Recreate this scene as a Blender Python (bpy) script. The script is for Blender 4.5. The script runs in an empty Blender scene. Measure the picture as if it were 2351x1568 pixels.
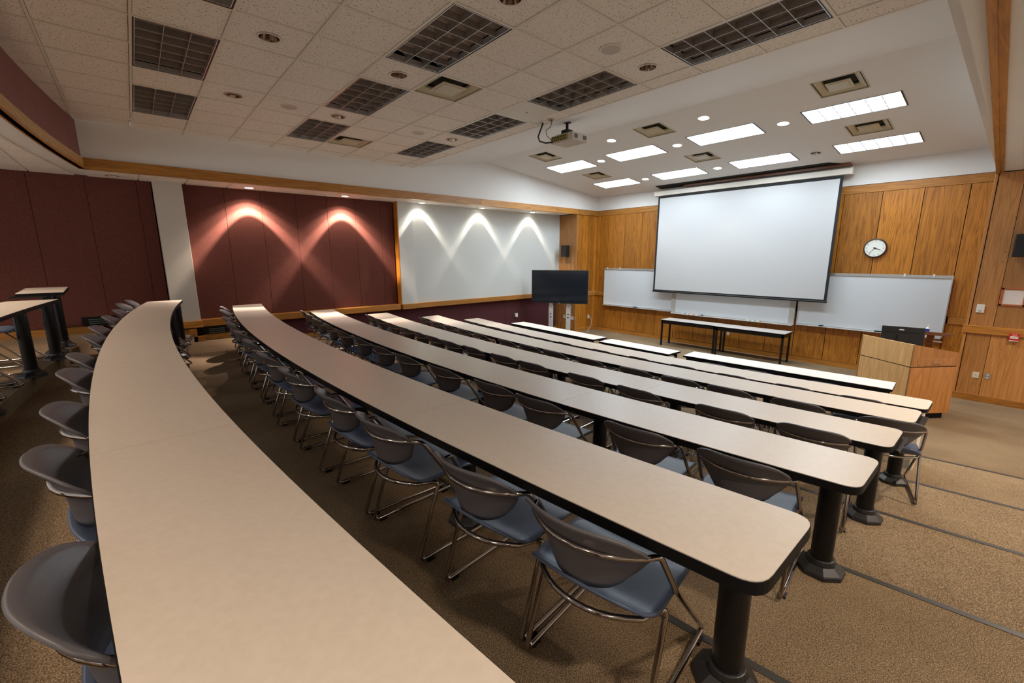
import bpy, math, random
from mathutils import Vector, Matrix
random.seed(7)
S = bpy.context.scene
COL = S.collection
# ------------------------------------------------------------------ camera, world, exposure
cam_d = bpy.data.cameras.new('camera'); cam = bpy.data.objects.new('camera', cam_d); COL.objects.link(cam); S.camera = cam
F_, PITCH, YAW, ROLL = 989.8, .194924, .859488, -.002335
fw = Vector((-math.sin(YAW)*math.cos(PITCH), math.cos(YAW)*math.cos(PITCH), -math.sin(PITCH)))
r0 = Vector((math.cos(YAW), math.sin(YAW), 0)); u0 = r0.cross(fw)
rt = r0*math.cos(ROLL)+u0*math.sin(ROLL); up = -r0*math.sin(ROLL)+u0*math.cos(ROLL)
cam.matrix_world = Matrix(((rt.x, up.x, -fw.x, 0), (rt.y, up.y, -fw.y, 0), (rt.z, up.z, -fw.z, 0), (0, 0, 0, 1)))
cam_d.sensor_width = 36; cam_d.lens = F_/2351*36; cam_d.clip_start = .05; cam_d.clip_end = 60
S.view_settings.view_transform = 'Standard'; S.view_settings.look = 'None'
S.view_settings.gamma = 1; S.view_settings.use_curve_mapping = False
S.view_settings.exposure = 1.2
S.cycles.max_bounces = 10; S.cycles.diffuse_bounces = 7; S.cycles.glossy_bounces = 3
S.cycles.sample_clamp_indirect = 6
w = bpy.data.worlds.new('world'); S.world = w; w.use_nodes = True
w.node_tree.nodes['Background'].inputs[0].default_value = (.5, .5, .5, 1)
w.node_tree.nodes['Background'].inputs[1].default_value = .85
# light levels (used by the lamps' own builders below)
P_PANEL = 11.0          # emission of the lit front panels
P_FRONT_SPOT = 18.0
P_SCALLOP = 130.0
P_REAR = 64.0
P_AISLE = 110.0
COOL = (.82, .93, 1.0); WARM = (1.0, .79, .60); MIDW = (1.0, .84, .66)

# ------------------------------------------------------------------ room numbers (camera at origin, metres)
A_, X0 = .0155, -4.3
def cv(x): return A_*(x-X0)**2
FZ = {0: -1.27, 1: -1.43, 2: -1.59, 3: -1.785, 4: -1.96, 5: -2.14, 6: -2.32, 7: -2.50}
NOSE = {-1: -2.33, 0: -1.08, 1: .17, 2: 1.43, 3: 2.67, 4: 3.92, 5: 5.17, 6: 6.50}
ZC, ZS = 1.995, 1.31       # tiled ceiling, low ceiling
XL, XR, YF, YB = -9.4, -.47, 11.9, -4.6
XRW = 2.3                  # right wall behind the aisle
YA = 10.85                 # timber returns beside the front wall
def zfront(y):
    if y < 7.19: return ZC+(y-5.08)*(2.39-ZC)/(7.19-5.08)
    return 2.39+(y-7.19)*(1.89-2.39)/(11.9-7.19)

# ------------------------------------------------------------------ materials
def mat(name, col, rough=.5, metal=0, spec=None, emit=None, es=0):
    m = bpy.data.materials.new(name); m.use_nodes = True
    b = m.node_tree.nodes['Principled BSDF']
    b.inputs['Base Color'].default_value = (*col, 1); b.inputs['Roughness'].default_value = rough
    b.inputs['Metallic'].default_value = metal
    if spec is not None: b.inputs['Specular IOR Level'].default_value = spec
    if emit: b.inputs['Emission Color'].default_value = (*emit, 1); b.inputs['Emission Strength'].default_value = es
    return m
def nodes(m): return m.node_tree.nodes, m.node_tree.links, m.node_tree.nodes['Principled BSDF']
def ramp(n, stops):
    r = n.new('ShaderNodeValToRGB'); e = r.color_ramp.elements
    while len(e) > 1: e.remove(e[-1])
    e[0].position = stops[0][0]; e[0].color = (*stops[0][1], 1)
    for p, c in stops[1:]:
        q = e.new(p); q.color = (*c, 1)
    return r
def coords(m, scale, rnd=0.0):
    n, l, b = nodes(m)
    tc = n.new('ShaderNodeTexCoord'); mp = n.new('ShaderNodeMapping'); mp.inputs['Scale'].default_value = scale
    l.new(tc.outputs['Object'], mp.inputs['Vector'])
    if rnd:
        oi = n.new('ShaderNodeObjectInfo'); mu = n.new('ShaderNodeMath'); mu.operation = 'MULTIPLY'; mu.inputs[1].default_value = rnd
        l.new(oi.outputs['Random'], mu.inputs[0]); cx = n.new('ShaderNodeCombineXYZ')
        for k in range(3): l.new(mu.outputs[0], cx.inputs[k])
        l.new(cx.outputs[0], mp.inputs['Location'])
    return mp.outputs['Vector']
def bump(m, height, dist, strength=.5):
    n, l, b = nodes(m); bp = n.new('ShaderNodeBump'); bp.inputs['Distance'].default_value = dist; bp.inputs['Strength'].default_value = strength
    l.new(height, bp.inputs['Height']); l.new(bp.outputs['Normal'], b.inputs['Normal'])
def wood(name, axis, c1, c2, rough=.38):
    m = mat(name, c1, rough); n, l, b = nodes(m)
    sc = [9, 9, 9]; sc[axis] = .55
    v = coords(m, sc, 31)
    nz = n.new('ShaderNodeTexNoise'); nz.inputs['Scale'].default_value = 1.0; nz.inputs['Detail'].default_value = 3; nz.inputs['Distortion'].default_value = 1.0
    l.new(v, nz.inputs['Vector'])
    # growth rings: bands of a slow noise make the cathedral figure
    mu = n.new('ShaderNodeMath'); mu.operation = 'MULTIPLY'; mu.inputs[1].default_value = 7; l.new(nz.outputs['Fac'], mu.inputs[0])
    fr = n.new('ShaderNodeMath'); fr.operation = 'PINGPONG'; fr.inputs[1].default_value = .5; l.new(mu.outputs[0], fr.inputs[0])
    sc2 = [60, 60, 60]; sc2[axis] = 2.2
    v2 = coords(m, sc2, 17)
    n2 = n.new('ShaderNodeTexNoise'); n2.inputs['Scale'].default_value = 1.0; n2.inputs['Detail'].default_value = 4; l.new(v2, n2.inputs['Vector'])
    mx = n.new('ShaderNodeMath'); mx.operation = 'MULTIPLY_ADD'; mx.inputs[1].default_value = .85
    l.new(fr.outputs[0], mx.inputs[0]); l.new(n2.outputs['Fac'], mx.inputs[2])
    rp = ramp(n, [(.38, c2), (.78, c1), (1.1 if 0 else 1.0, tuple(min(1, x*1.15) for x in c1))])
    l.new(mx.outputs[0], rp.inputs[0])
    oi = n.new('ShaderNodeObjectInfo'); hs = n.new('ShaderNodeHueSaturation')
    mr = n.new('ShaderNodeMapRange'); mr.inputs['To Min'].default_value = .80; mr.inputs['To Max'].default_value = 1.18
    l.new(oi.outputs['Random'], mr.inputs['Value']); l.new(mr.outputs[0], hs.inputs['Value']); l.new(rp.outputs[0], hs.inputs['Color'])
    l.new(hs.outputs[0], b.inputs['Base Color'])
    bump(m, n2.outputs['Fac'], .001, .25)
    return m
OAK1, OAK2 = (.43, .165, .018), (.245, .080, .008)
W_V = wood('oak_vertical_grain', 2, OAK1, OAK2)
W_Y = wood('oak_beam_grain_along_room', 1, (.42, .185, .032), (.29, .11, .016))
W_X = wood('oak_beam_grain_across_room', 0, (.42, .175, .028), (.29, .105, .014))
W_R = wood('reddish_oak_return', 2, (.45, .205, .060), (.35, .145, .036))
W_L = wood('maple_lectern_lit', 2, (.86, .55, .25), (.76, .44, .17), .3)  # maple lightened in its colour for the light on the front face
W_LS = wood('maple_lectern_shaded', 2, (.46, .20, .055), (.36, .14, .032), .3)  # same maple, darker: the shade on the sides is in the colour
W_D = wood('dark_walnut', 0, (.20, .075, .03), (.12, .04, .015), .3)

def carpet():
    m = mat('carpet', (.2, .15, .1), .95, spec=.15); n, l, b = nodes(m)
    v = coords(m, (1, 1, 1))
    a = n.new('ShaderNodeTexNoise'); a.inputs['Scale'].default_value = 210; a.inputs['Detail'].default_value = 2; l.new(v, a.inputs['Vector'])
    c = n.new('ShaderNodeTexNoise'); c.inputs['Scale'].default_value = 1.3; c.inputs['Detail'].default_value = 3; l.new(v, c.inputs['Vector'])
    mx = n.new('ShaderNodeMath'); mx.operation = 'MULTIPLY_ADD'; mx.inputs[1].default_value = .22; l.new(c.outputs['Fac'], mx.inputs[0]); l.new(a.outputs['Fac'], mx.inputs[2])
    rp = ramp(n, [(.40, (.058, .038, .020)), (.60, (.20, .140, .083)), (.82, (.42, .31, .20))]); l.new(mx.outputs[0], rp.inputs[0]); l.new(rp.outputs[0], b.inputs['Base Color'])
    bump(m, a.outputs['Fac'], .006, .7)
    return m
CARPET = carpet()
def fabric(name, c1, c2):
    m = mat(name, c1, .9, spec=.2); n, l, b = nodes(m)
    v = coords(m, (260, 260, 60)); v2 = coords(m, (60, 60, 260))
    a = n.new('ShaderNodeTexNoise'); a.inputs['Scale'].default_value = 1; l.new(v, a.inputs['Vector'])
    c = n.new('ShaderNodeTexNoise'); c.inputs['Scale'].default_value = 1; l.new(v2, c.inputs['Vector'])
    mx = n.new('ShaderNodeMath'); mx.operation = 'ADD'; l.new(a.outputs['Fac'], mx.inputs[0]); l.new(c.outputs['Fac'], mx.inputs[1])
    md = n.new('ShaderNodeMath'); md.operation = 'MULTIPLY'; md.inputs[1].default_value = .5; l.new(mx.outputs[0], md.inputs[0])
    rp = ramp(n, [(.38, c2), (.62, c1)]); l.new(md.outputs[0], rp.inputs[0]); l.new(rp.outputs[0], b.inputs['Base Color'])
    bump(m, md.outputs[0], .002, .4)
    return m
MAROON = fabric('maroon_fabric', (.165, .056, .042), (.075, .024, .019))
MAROON_D = fabric('dark_plum_wainscot', (.115, .036, .042), (.060, .018, .022))
MAROON_S = fabric('dusty_maroon_soffit', (.30, .15, .13), (.20, .09, .08))
def plaster(name, c):
    m = mat(name, c, .75, spec=.25); n, l, b = nodes(m)
    v = coords(m, (1, 1, 1)); a = n.new('ShaderNodeTexNoise'); a.inputs['Scale'].default_value = 90; a.inputs['Detail'].default_value = 2; l.new(v, a.inputs['Vector'])
    bump(m, a.outputs['Fac'], .001, .2); return m
WHITE = plaster('white_painted_plaster', (.74, .73, .71))
WHITE2 = plaster('grey_white_wallboard', (.60, .625, .615))
CREAM = plaster('cream_column_paint', (.52, .49, .44))
def tilem():
    m = mat('fissured_ceiling_tile', (.62, .58, .52), .9, spec=.1); n, l, b = nodes(m)
    v = coords(m, (1, 1, 1), 13)
    a = n.new('ShaderNodeTexVoronoi'); a.inputs['Scale'].default_value = 48; a.inputs['Randomness'].default_value = 1
    d = n.new('ShaderNodeTexNoise'); d.inputs['Scale'].default_value = 55; d.inputs['Detail'].default_value = 1; l.new(v, d.inputs['Vector'])
    vm = n.new('ShaderNodeVectorMath'); vm.operation = 'MULTIPLY_ADD'; vm.inputs[1].default_value = (.02, .02, 0); l.new(d.outputs['Color'], vm.inputs[0]); l.new(v, vm.inputs[2])
    l.new(vm.outputs[0], a.inputs['Vector'])
    rp = ramp(n, [(.13, (.20, .16, .12)), (.25, (.79, .74, .68)), (1, (.84, .79, .73))]); l.new(a.outputs['Distance'], rp.inputs[0]); l.new(rp.outputs[0], b.inputs['Base Color'])
    bump(m, a.outputs['Distance'], .003, .35); return m
TILE = tilem()
TBAR = mat('ceiling_grid_enamel', (.74, .69, .61), .5)
LAM = mat('beige_table_laminate', (.56, .49, .42), .33, spec=.45)
_n, _l, _b = nodes(LAM); _a = _n.new('ShaderNodeTexNoise'); _a.inputs['Scale'].default_value = 45; _a.inputs['Detail'].default_value = 3
_l.new(coords(LAM, (1, 1, 1)), _a.inputs['Vector']); _r = ramp(_n, [(.3, (.66, .585, .505)), (.7, (.70, .625, .545))]); _l.new(_a.outputs['Fac'], _r.inputs[0]); _l.new(_r.outputs[0], _b.inputs['Base Color'])
LAMW = mat('pale_grey_laminate', (.80, .78, .74), .35)
BLK = mat('black_edge_rubber', (.005, .005, .006), .55, spec=.2)
BLKM = mat('black_powder_coat', (.006, .006, .007), .32, spec=.35)
CAST = mat('dark_cast_metal', (.055, .055, .058), .38, metal=.7)
CHROME = mat('chrome_rod', (.42, .38, .36), .12, metal=1)
def shell_m(name, c):
    m = mat(name, c, .42, spec=.5); n, l, b = nodes(m)
    a = n.new('ShaderNodeTexNoise'); a.inputs['Scale'].default_value = 400; l.new(coords(m, (1, 1, 1)), a.inputs['Vector']); bump(m, a.outputs['Fac'], .0006, .3); return m
SEATM = shell_m('blue_grey_seat_plastic', (.062, .088, .150))
BACKM = shell_m('grey_back_plastic', (.105, .100, .112))
ALU = mat('brushed_aluminium', (.70, .71, .72), .35, metal=.9)
WB = mat('whiteboard_enamel', (.66, .71, .76), .22, spec=.5)
WFR = mat('whiteboard_grey_frame', (.46, .45, .43), .4)
SCR = mat('projection_screen_fabric', (.52, .53, .545), .85, spec=.1)
SCB = mat('screen_black_masking', (.010, .010, .011), .8)
BEIGE = mat('screen_case_enamel', (.66, .62, .55), .45)
DARKV = mat('dark_void', (.012, .011, .010), .9)
LOUV = mat('louver_aluminium', (.36, .32, .29), .3, metal=.6)
LOUVT = mat('unlit_reflector', (.30, .25, .22), .4, metal=.2)
LTUBE = mat('unlit_tube_glass', (.5, .47, .45), .3)
LITP = mat('lit_lens', (.9, .9, .9), .5, emit=COOL, es=P_PANEL)
LITL = mat('lit_louver', (.55, .62, .70), .4, emit=COOL, es=.2)
LITD = mat('lit_lamp', (.9, .9, .9), .5, emit=(1, .97, .93), es=6)
LITS = mat('lit_soffit_lamp', (.9, .9, .9), .5, emit=(1, .92, .84), es=5)
TRIMW = mat('white_trim_ring', (.7, .66, .6), .35)
TRIMC = mat('copper_tinted_ring', (.62, .42, .33), .3, metal=.5)
CONE = mat('mirror_reflector', (.34, .27, .23), .08, metal=1)
VENTM = mat('vent_enamel', (.50, .44, .30), .4)
VENTD = mat('vent_shadow_box', (.03, .026, .018), .8)
SPKG = mat('speaker_grille', (.52, .47, .43), .7)
PLW = mat('white_plastic', (.75, .74, .71), .35)
PLI = mat('ivory_plastic', (.66, .60, .47), .4)
PLB = mat('black_plastic', (.010, .010, .011), .42)
TVS = mat('tv_glass', (.010, .014, .022), .12, spec=.6)
GRYP = mat('grey_socket_plate', (.30, .25, .21), .4)
REDP = mat('red_enamel', (.55, .02, .015), .3)
BLUEP = mat('blue_liquid_plastic', (.02, .06, .50), .25)
GREENP = mat('green_marker', (.02, .30, .12), .4)
REDM = mat('red_marker', (.60, .03, .03), .4)
PAPER = mat('printed_paper', (.82, .78, .75), .8)
_n, _l, _b = nodes(PAPER); _wv = _n.new('ShaderNodeTexWave'); _wv.bands_direction = 'Z'; _wv.inputs['Scale'].default_value = 22; _wv.inputs['Distortion'].default_value = .4
_l.new(coords(PAPER, (1, 1, 1)), _wv.inputs['Vector']); _r = ramp(_n, [(.1, (.62, .55, .54)), (.35, (.84, .80, .77))]); _l.new(_wv.outputs['Fac'], _r.inputs[0]); _l.new(_r.outputs[0], _b.inputs['Base Color'])
CLKF = mat('clock_dial', (.80, .83, .78), .4)
CLKR = mat('clock_bezel', (.06, .035, .03), .25)
PROJ = mat('projector_shell', (.55, .50, .44), .45)
PROJY = mat('projector_port_panel', (.30, .25, .07), .5)  # dull yellow base colour of the port face
CORDB = mat('black_cord', (.008, .008, .008), .5)
CORDW = mat('white_cord', (.7, .68, .62), .5)
MET_D = mat('blued_steel', (.20, .30, .30), .3, metal=.8)

# ------------------------------------------------------------------ mesh helpers
class MB:
    def __init__(s): s.v = []; s.f = []; s.m = []
    def add(s, vs, fs, mi=0):
        k = len(s.v); s.v += [tuple(p) for p in vs]; s.f += [tuple(i+k for i in f) for f in fs]; s.m += [mi]*len(fs); return s
    def box(s, x0, x1, y0, y1, z0, z1, mi=0, M=None):
        vs = [Vector((x, y, z)) for z in (z0, z1) for y in (y0, y1) for x in (x0, x1)]
        if M is not None: vs = [M@p for p in vs]
        return s.add(vs, [(0, 2, 3, 1), (4, 5, 7, 6), (0, 1, 5, 4), (2, 6, 7, 3), (0, 4, 6, 2), (1, 3, 7, 5)], mi)
    def prism(s, pts, z0, z1, mi=0, M=None, mside=None):
        n = len(pts); vs = [Vector((p[0], p[1], z0)) for p in pts]+[Vector((p[0], p[1], z1)) for p in pts]
        if M is not None: vs = [M@p for p in vs]
        k = len(s.v); s.v += [tuple(p) for p in vs]
        s.f += [tuple(k+i for i in reversed(range(n))), tuple(k+n+i for i in range(n))]; s.m += [mi, mi]
        for i in range(n):
            j = (i+1) % n; s.f.append((k+i, k+j, k+n+j, k+n+i)); s.m.append(mi if mside is None else mside)
        return s
    def cyl(s, c, r0, r1, z0, z1, seg=20, mi=0, M=None, cap=True, ph=0):
        vs = []
        for z, r in ((z0, r0), (z1, r1)):
            for i in range(seg):
                a = 2*math.pi*i/seg+ph; vs.append(Vector((c[0]+r*math.cos(a), c[1]+r*math.sin(a), z)))
        if M is not None: vs = [M@p for p in vs]
        fs = [(i, (i+1) % seg, seg+(i+1) % seg, seg+i) for i in range(seg)]
        if cap: fs += [tuple(reversed(range(seg))), tuple(range(seg, 2*seg))]
        return s.add(vs, fs, mi)
    def tube(s, pts, r, seg=8, mi=0, closed=False):
        pts = [Vector(p) for p in pts]; n = len(pts); rings = []
        ref = None
        for i, p in enumerate(pts):
            a = pts[(i-1) % n] if (closed or i > 0) else p; b = pts[(i+1) % n] if (closed or i < n-1) else p
            t = (b-a).normalized()
            if ref is None:
                ref = t.orthogonal().normalized()
            ref = (ref-t*ref.dot(t)).normalized(); q = t.cross(ref)
            rings.append([p+ref*(r*math.cos(2*math.pi*k/seg))+q*(r*math.sin(2*math.pi*k/seg)) for k in range(seg)])
        vs = [v for rg in rings for v in rg]; fs = []
        for i in range(n if closed else n-1):
            j = (i+1) % n
            for k in range(seg):
                k2 = (k+1) % seg; fs.append((i*seg+k, i*seg+k2, j*seg+k2, j*seg+k))
        if not closed: fs += [tuple(reversed(range(seg))), tuple((n-1)*seg+k for k in range(seg))]
        return s.add(vs, fs, mi)
    def quad(s, a, b, c, d, mi=0): return s.add([a, b, c, d], [(0, 1, 2, 3)], mi)
    def shell(s, g, th, mi=0, mi2=None):
        # g: rows of points; thick sheet grown along its normals
        R, Cn = len(g), len(g[0]); N = []
        for i in range(R):
            row = []
            for j in range(Cn):
                a = g[min(i+1, R-1)][j]-g[max(i-1, 0)][j]; b = g[i][min(j+1, Cn-1)]-g[i][max(j-1, 0)]
                nn = a.cross(b); row.append(nn.normalized() if nn.length > 1e-9 else Vector((0, 0, 1)))
            N.append(row)
        top = [g[i][j]+N[i][j]*th/2 for i in range(R) for j in range(Cn)]
        bot = [g[i][j]-N[i][j]*th/2 for i in range(R) for j in range(Cn)]
        k = len(top); f1 = []; f2 = []; f3 = []
        for i in range(R-1):
            for j in range(Cn-1):
                a, b, c, d = i*Cn+j, i*Cn+j+1, (i+1)*Cn+j+1, (i+1)*Cn+j
                f1.append((a, b, c, d)); f2.append((k+d, k+c, k+b, k+a))
        loop = [j for j in range(Cn)]+[i*Cn+Cn-1 for i in range(1, R)]+[(R-1)*Cn+j for j in range(Cn-2, -1, -1)]+[i*Cn for i in range(R-2, 0, -1)]
        for q in range(len(loop)):
            a, b = loop[q], loop[(q+1) % len(loop)]; f3.append((a, k+a, k+b, b))
        kk = len(s.v); s.add(top+bot, f1, mi); s.f += [tuple(i+kk for i in f) for f in f2+f3]; s.m += [mi2 if mi2 is not None else mi]*len(f2+f3)
        return s
    def build(s, name, mats, parent=None, smooth=False, off=None, bevel=0):
        me = bpy.data.meshes.new(name)
        vs = s.v if off is None else [(p[0]-off[0], p[1]-off[1], p[2]-off[2]) for p in s.v]
        me.from_pydata(vs, [], s.f)
        if not isinstance(mats, (list, tuple)): mats = [mats]
        for m in mats: me.materials.append(m)
        me.polygons.foreach_set('material_index', s.m)
        if smooth: me.polygons.foreach_set('use_smooth', [True]*len(s.f))
        me.update()
        o = bpy.data.objects.new(name, me); COL.objects.link(o)
        if parent is not None: o.parent = parent
        if smooth == 'auto' or smooth == 2:
            try: me.set_sharp_from_angle(angle=math.radians(40))
            except Exception: pass
        if bevel:
            b = o.modifiers.new('bevel', 'BEVEL'); b.width = bevel; b.segments = 2; b.limit_method = 'ANGLE'; b.angle_limit = math.radians(50)
        return o
def thing(name, label, cat, loc=(0, 0, 0), rz=0, group=None):
    o = bpy.data.objects.new(name, None); COL.objects.link(o); o.location = loc; o.rotation_euler = (0, 0, rz)
    o.empty_display_size = .1; o['label'] = label; o['category'] = cat
    if group: o['group'] = group
    return o
def tag(o, label, cat, group=None):
    o['label'] = label; o['category'] = cat
    if group: o['group'] = group
    return o
def struct(o, label=None):
    o['kind'] = 'structure'
    if label: o['label'] = label
    return o
def fillet(pts, r, n=4, closed=False):
    out = []; N = len(pts); pts = [Vector(p) for p in pts]
    for i, p in enumerate(pts):
        if not closed and i in (0, N-1): out.append(p); continue
        a, b = pts[(i-1) % N], pts[(i+1) % N]
        da, db = (a-p), (b-p); rr = min(r, da.length*.45, db.length*.45)
        s, e = p+da.normalized()*rr, p+db.normalized()*rr
        for k in range(n+1):
            t = k/n; out.append(s*(1-t)**2+p*2*t*(1-t)+e*t*t)
    return out
ORD = ['', 'first', 'second', 'third', 'fourth', 'fifth', 'sixth', 'seventh', 'eighth', 'ninth', 'tenth', 'eleventh', 'twelfth', 'thirteenth', 'fourteenth', 'fifteenth', 'sixteenth']

# ================================================================== STRUCTURE
# ---- floor: flat front area, then one carpeted tier per row, curved noses
NX = [XL-1.0+(XRW-XL+1.0)*i/40 for i in range(41)]
m = MB(); k = 0
for i in range(40):
    a, b = NX[i], NX[i+1]
    m.quad((a, NOSE[6]+cv(a)-.02, FZ[7]), (b, NOSE[6]+cv(b)-.02, FZ[7]), (b, YF+.1, FZ[7]), (a, YF+.1, FZ[7]))
floor = struct(m.build('floor', CARPET), 'brown flecked carpet of the tiered lecture floor')
for t in range(6, -1, -1):
    m = MB()
    y1, y0 = NOSE[t], (NOSE[t-1] if t > 0 else None)
    for i in range(40):
        a, b = NX[i], NX[i+1]
        ya0 = (y0+cv(a)-.02) if y0 is not None else YB-.1; yb0 = (y0+cv(b)-.02) if y0 is not None else YB-.1
        m.quad((a, ya0, FZ[t]), (b, yb0, FZ[t]), (b, y1+cv(b), FZ[t]), (a, y1+cv(a), FZ[t]))
        m.quad((a, y1+cv(a), FZ[t]), (b, y1+cv(b), FZ[t]), (b, y1+cv(b), FZ[t+1]-.02), (a, y1+cv(a), FZ[t+1]-.02))
    m.build('floor_tier', CARPET, floor)
    if t == 0: continue
    m = MB()
    for i in range(40):
        a, b = NX[i], NX[i+1]
        pa, pb = y1+cv(a), y1+cv(b); z = FZ[t]
        m.quad((a, pa-.028, z+.003), (b, pb-.028, z+.003), (b, pb+.008, z+.004), (a, pa+.008, z+.004))
        m.quad((a, pa+.008, z+.004), (b, pb+.008, z+.004), (b, pb+.008, z-.035), (a, pa+.008, z-.035))
    m.build('stair_nosing', mat('nosing_rubber', (.045, .045, .045), .4) if t == 6 else bpy.data.materials['nosing_rubber'], floor)

# ---- ceilings
LXk = lambda k: -2.61-.6405*k
MYj = lambda j: .24+.6505*j
ceil = struct(MB().box(XL, XR, -2.0, 5.08, ZC+.13, ZC+.16).build('ceiling', DARKV), 'tiled ceiling over the seating with a plain white front ceiling')
fixtures = [(1, 0), (4, 0), (7, 0), (-2, 3), (1, 3), (4, 3), (7, 3), (-2, 6), (1, 6), (4, 6), (7, 6)]
downs = [(3, 1), (6, 1), (3, 3), (6, 3), (0, 3), (6, 6), (0, 6)]
vents = [(3, 4), (8, 4)]
taken = set()
for (k, j) in fixtures: taken |= {(k, j), (k+1, j)}
taken |= set(vents)
taken.add((3, 6))                       # access panel
full = None
for k in range(-4, 11):
    for j in range(-4, 8):
        if (k, j) in taken: continue
        x1, x0 = LXk(k), LXk(k+1); ya, yb = MYj(j), MYj(j+1)
        x0c, x1c = max(x0, XL), min(x1, XR+.25); yb = min(yb, 5.075)
        if x1c-x0c < .04 or yb-ya < .04: continue
        if (k, j) in downs:
            # the tile carries a round cut-out for its downlight
            cx, cy = (x0c+x1c)/2, (ya+yb)/2; r = .098; m = MB(); g = .015; seg = 24
            hx, hy = (x1c-x0c)/2-g, (yb-ya)/2-g; inn, out = [], []
            for i in range(seg):
                a = 2*math.pi*i/seg; c, s_ = math.cos(a), math.sin(a)
                q = min(hx/abs(c) if abs(c) > 1e-6 else 9, hy/abs(s_) if abs(s_) > 1e-6 else 9)
                inn.append((r*c, r*s_, 0)); out.append((q*c, q*s_, 0))
            # snap ring points nearest to the corners on to them
            for sx in (-1, 1):
                for sy in (-1, 1):
                    b = min(range(seg), key=lambda i: (out[i][0]-sx*hx)**2+(out[i][1]-sy*hy)**2); out[b] = (sx*hx, sy*hy, 0)
            m.add(inn+out, [(i, (i+1) % seg, seg+(i+1) % seg, seg+i) for i in range(seg)])
            m.add([(p[0], p[1], p[2]) for p in inn]+[(p[0], p[1], .02) for p in inn], [(i, (i+1) % seg, seg+(i+1) % seg, seg+i) for i in range(seg)])
            o = m.build('ceiling_tile', TILE, ceil); o.location = (cx, cy, ZC+.003)
            continue
        std = abs((x1c-x0c)-.6405) < 1e-3 and abs((yb-ya)-.6505) < 1e-3
        if std and full is not None:
            o = bpy.data.objects.new('ceiling_tile', full); COL.objects.link(o); o.parent = ceil
        else:
            g = .015; hx, hy = (x1c-x0c)/2-g, (yb-ya)/2-g
            o = MB().prism([(-hx, -hy), (hx, -hy), (hx, hy), (-hx, hy)], 0, .018).build('ceiling_tile', TILE, ceil)
            if std: full = o.data
        o.location = ((x0c+x1c)/2, (ya+yb)/2, ZC+.003+random.uniform(-.0015, .0015))
m = MB()
for j in range(-3, 8): m.box(XL, XR+.25, MYj(j)-.011, MYj(j)+.011, ZC-.006, ZC+.02)
for k in range(-4, 11):
    for j in range(-4, 8):
        if (k-1, j) in fixtures: continue
        m.box(LXk(k)-.011, LXk(k)+.011, MYj(j), min(MYj(j+1), 5.075), ZC-.0055, ZC+.02)
m.box(XL, XR+.25, 5.06, 5.085, ZC-.004, ZC+.02)
m.build('ceiling_grid', TBAR, ceil)
# smooth front ceiling: slopes up, then down to the front wall
m = MB(); CH_V = [(xv, yv) for yv in (7.77, 9.72) for xv in (-2.0, -4.88, -7.77)]; CH_D = (-3.0, 10.65)
gx = sorted({XL-.02, XR+.35, CH_D[0]-.15, CH_D[0]+.15} | {x+s_*.294 for x, y in CH_V for s_ in (-1, 1)})
gy = sorted({5.085, 7.19, 11.95, CH_D[1]-.15, CH_D[1]+.15} | {y+s_*.292 for x, y in CH_V for s_ in (-1, 1)})
for xa, xb in zip(gx, gx[1:]):
    for a, b in zip(gy, gy[1:]):
        cx, cy = (xa+xb)/2, (a+b)/2
        if any(abs(cx-x) < .29 and abs(cy-y) < .288 for x, y in CH_V): continue
        if abs(cx-CH_D[0]) < .149 and abs(cy-CH_D[1]) < .149:
            seg = 24; inn = [(cx+.098*math.cos(2*math.pi*i/seg), cy+.098*math.sin(2*math.pi*i/seg)) for i in range(seg)]; out = []
            for i in range(seg):
                c, s_ = math.cos(2*math.pi*i/seg), math.sin(2*math.pi*i/seg); q = .15/max(abs(c), abs(s_)); out.append((cx+q*c, cy+q*s_))
            m.add([(p[0], p[1], zfront(p[1])) for p in inn+out], [(i, (i+1) % seg, seg+(i+1) % seg, seg+i) for i in range(seg)]); continue
        m.add([(xa, a, zfront(a)), (xb, a, zfront(a)), (xb, b, zfront(b)), (xa, b, zfront(b))], [(3, 2, 1, 0)])
m.build('front_ceiling', WHITE, ceil)
MB().box(XL, XR+.3, 5.1, 11.95, 2.55, 2.57).build('roof_deck', DARKV, ceil)
# cream access panel
m = MB(); x1, x0, ya, yb = LXk(3), LXk(4), MYj(6), MYj(7)
m.box(x0+.01, x1-.01, ya+.01, yb-.01, ZC-.006, ZC+.01)
ap = m.build('access_panel', BEIGE, ceil)
m = MB(); m.box(x0+.003, x1-.003, ya+.003, yb-.003, ZC-.002, ZC-.001, 0)
m.build('panel_reveal', DARKV, ap)
m = MB(); m.cyl(((x0+x1)/2, (ya+yb)/2), .02, .014, ZC-.012, ZC-.006, 12); m.build('latch', MET_D, ap)
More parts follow.
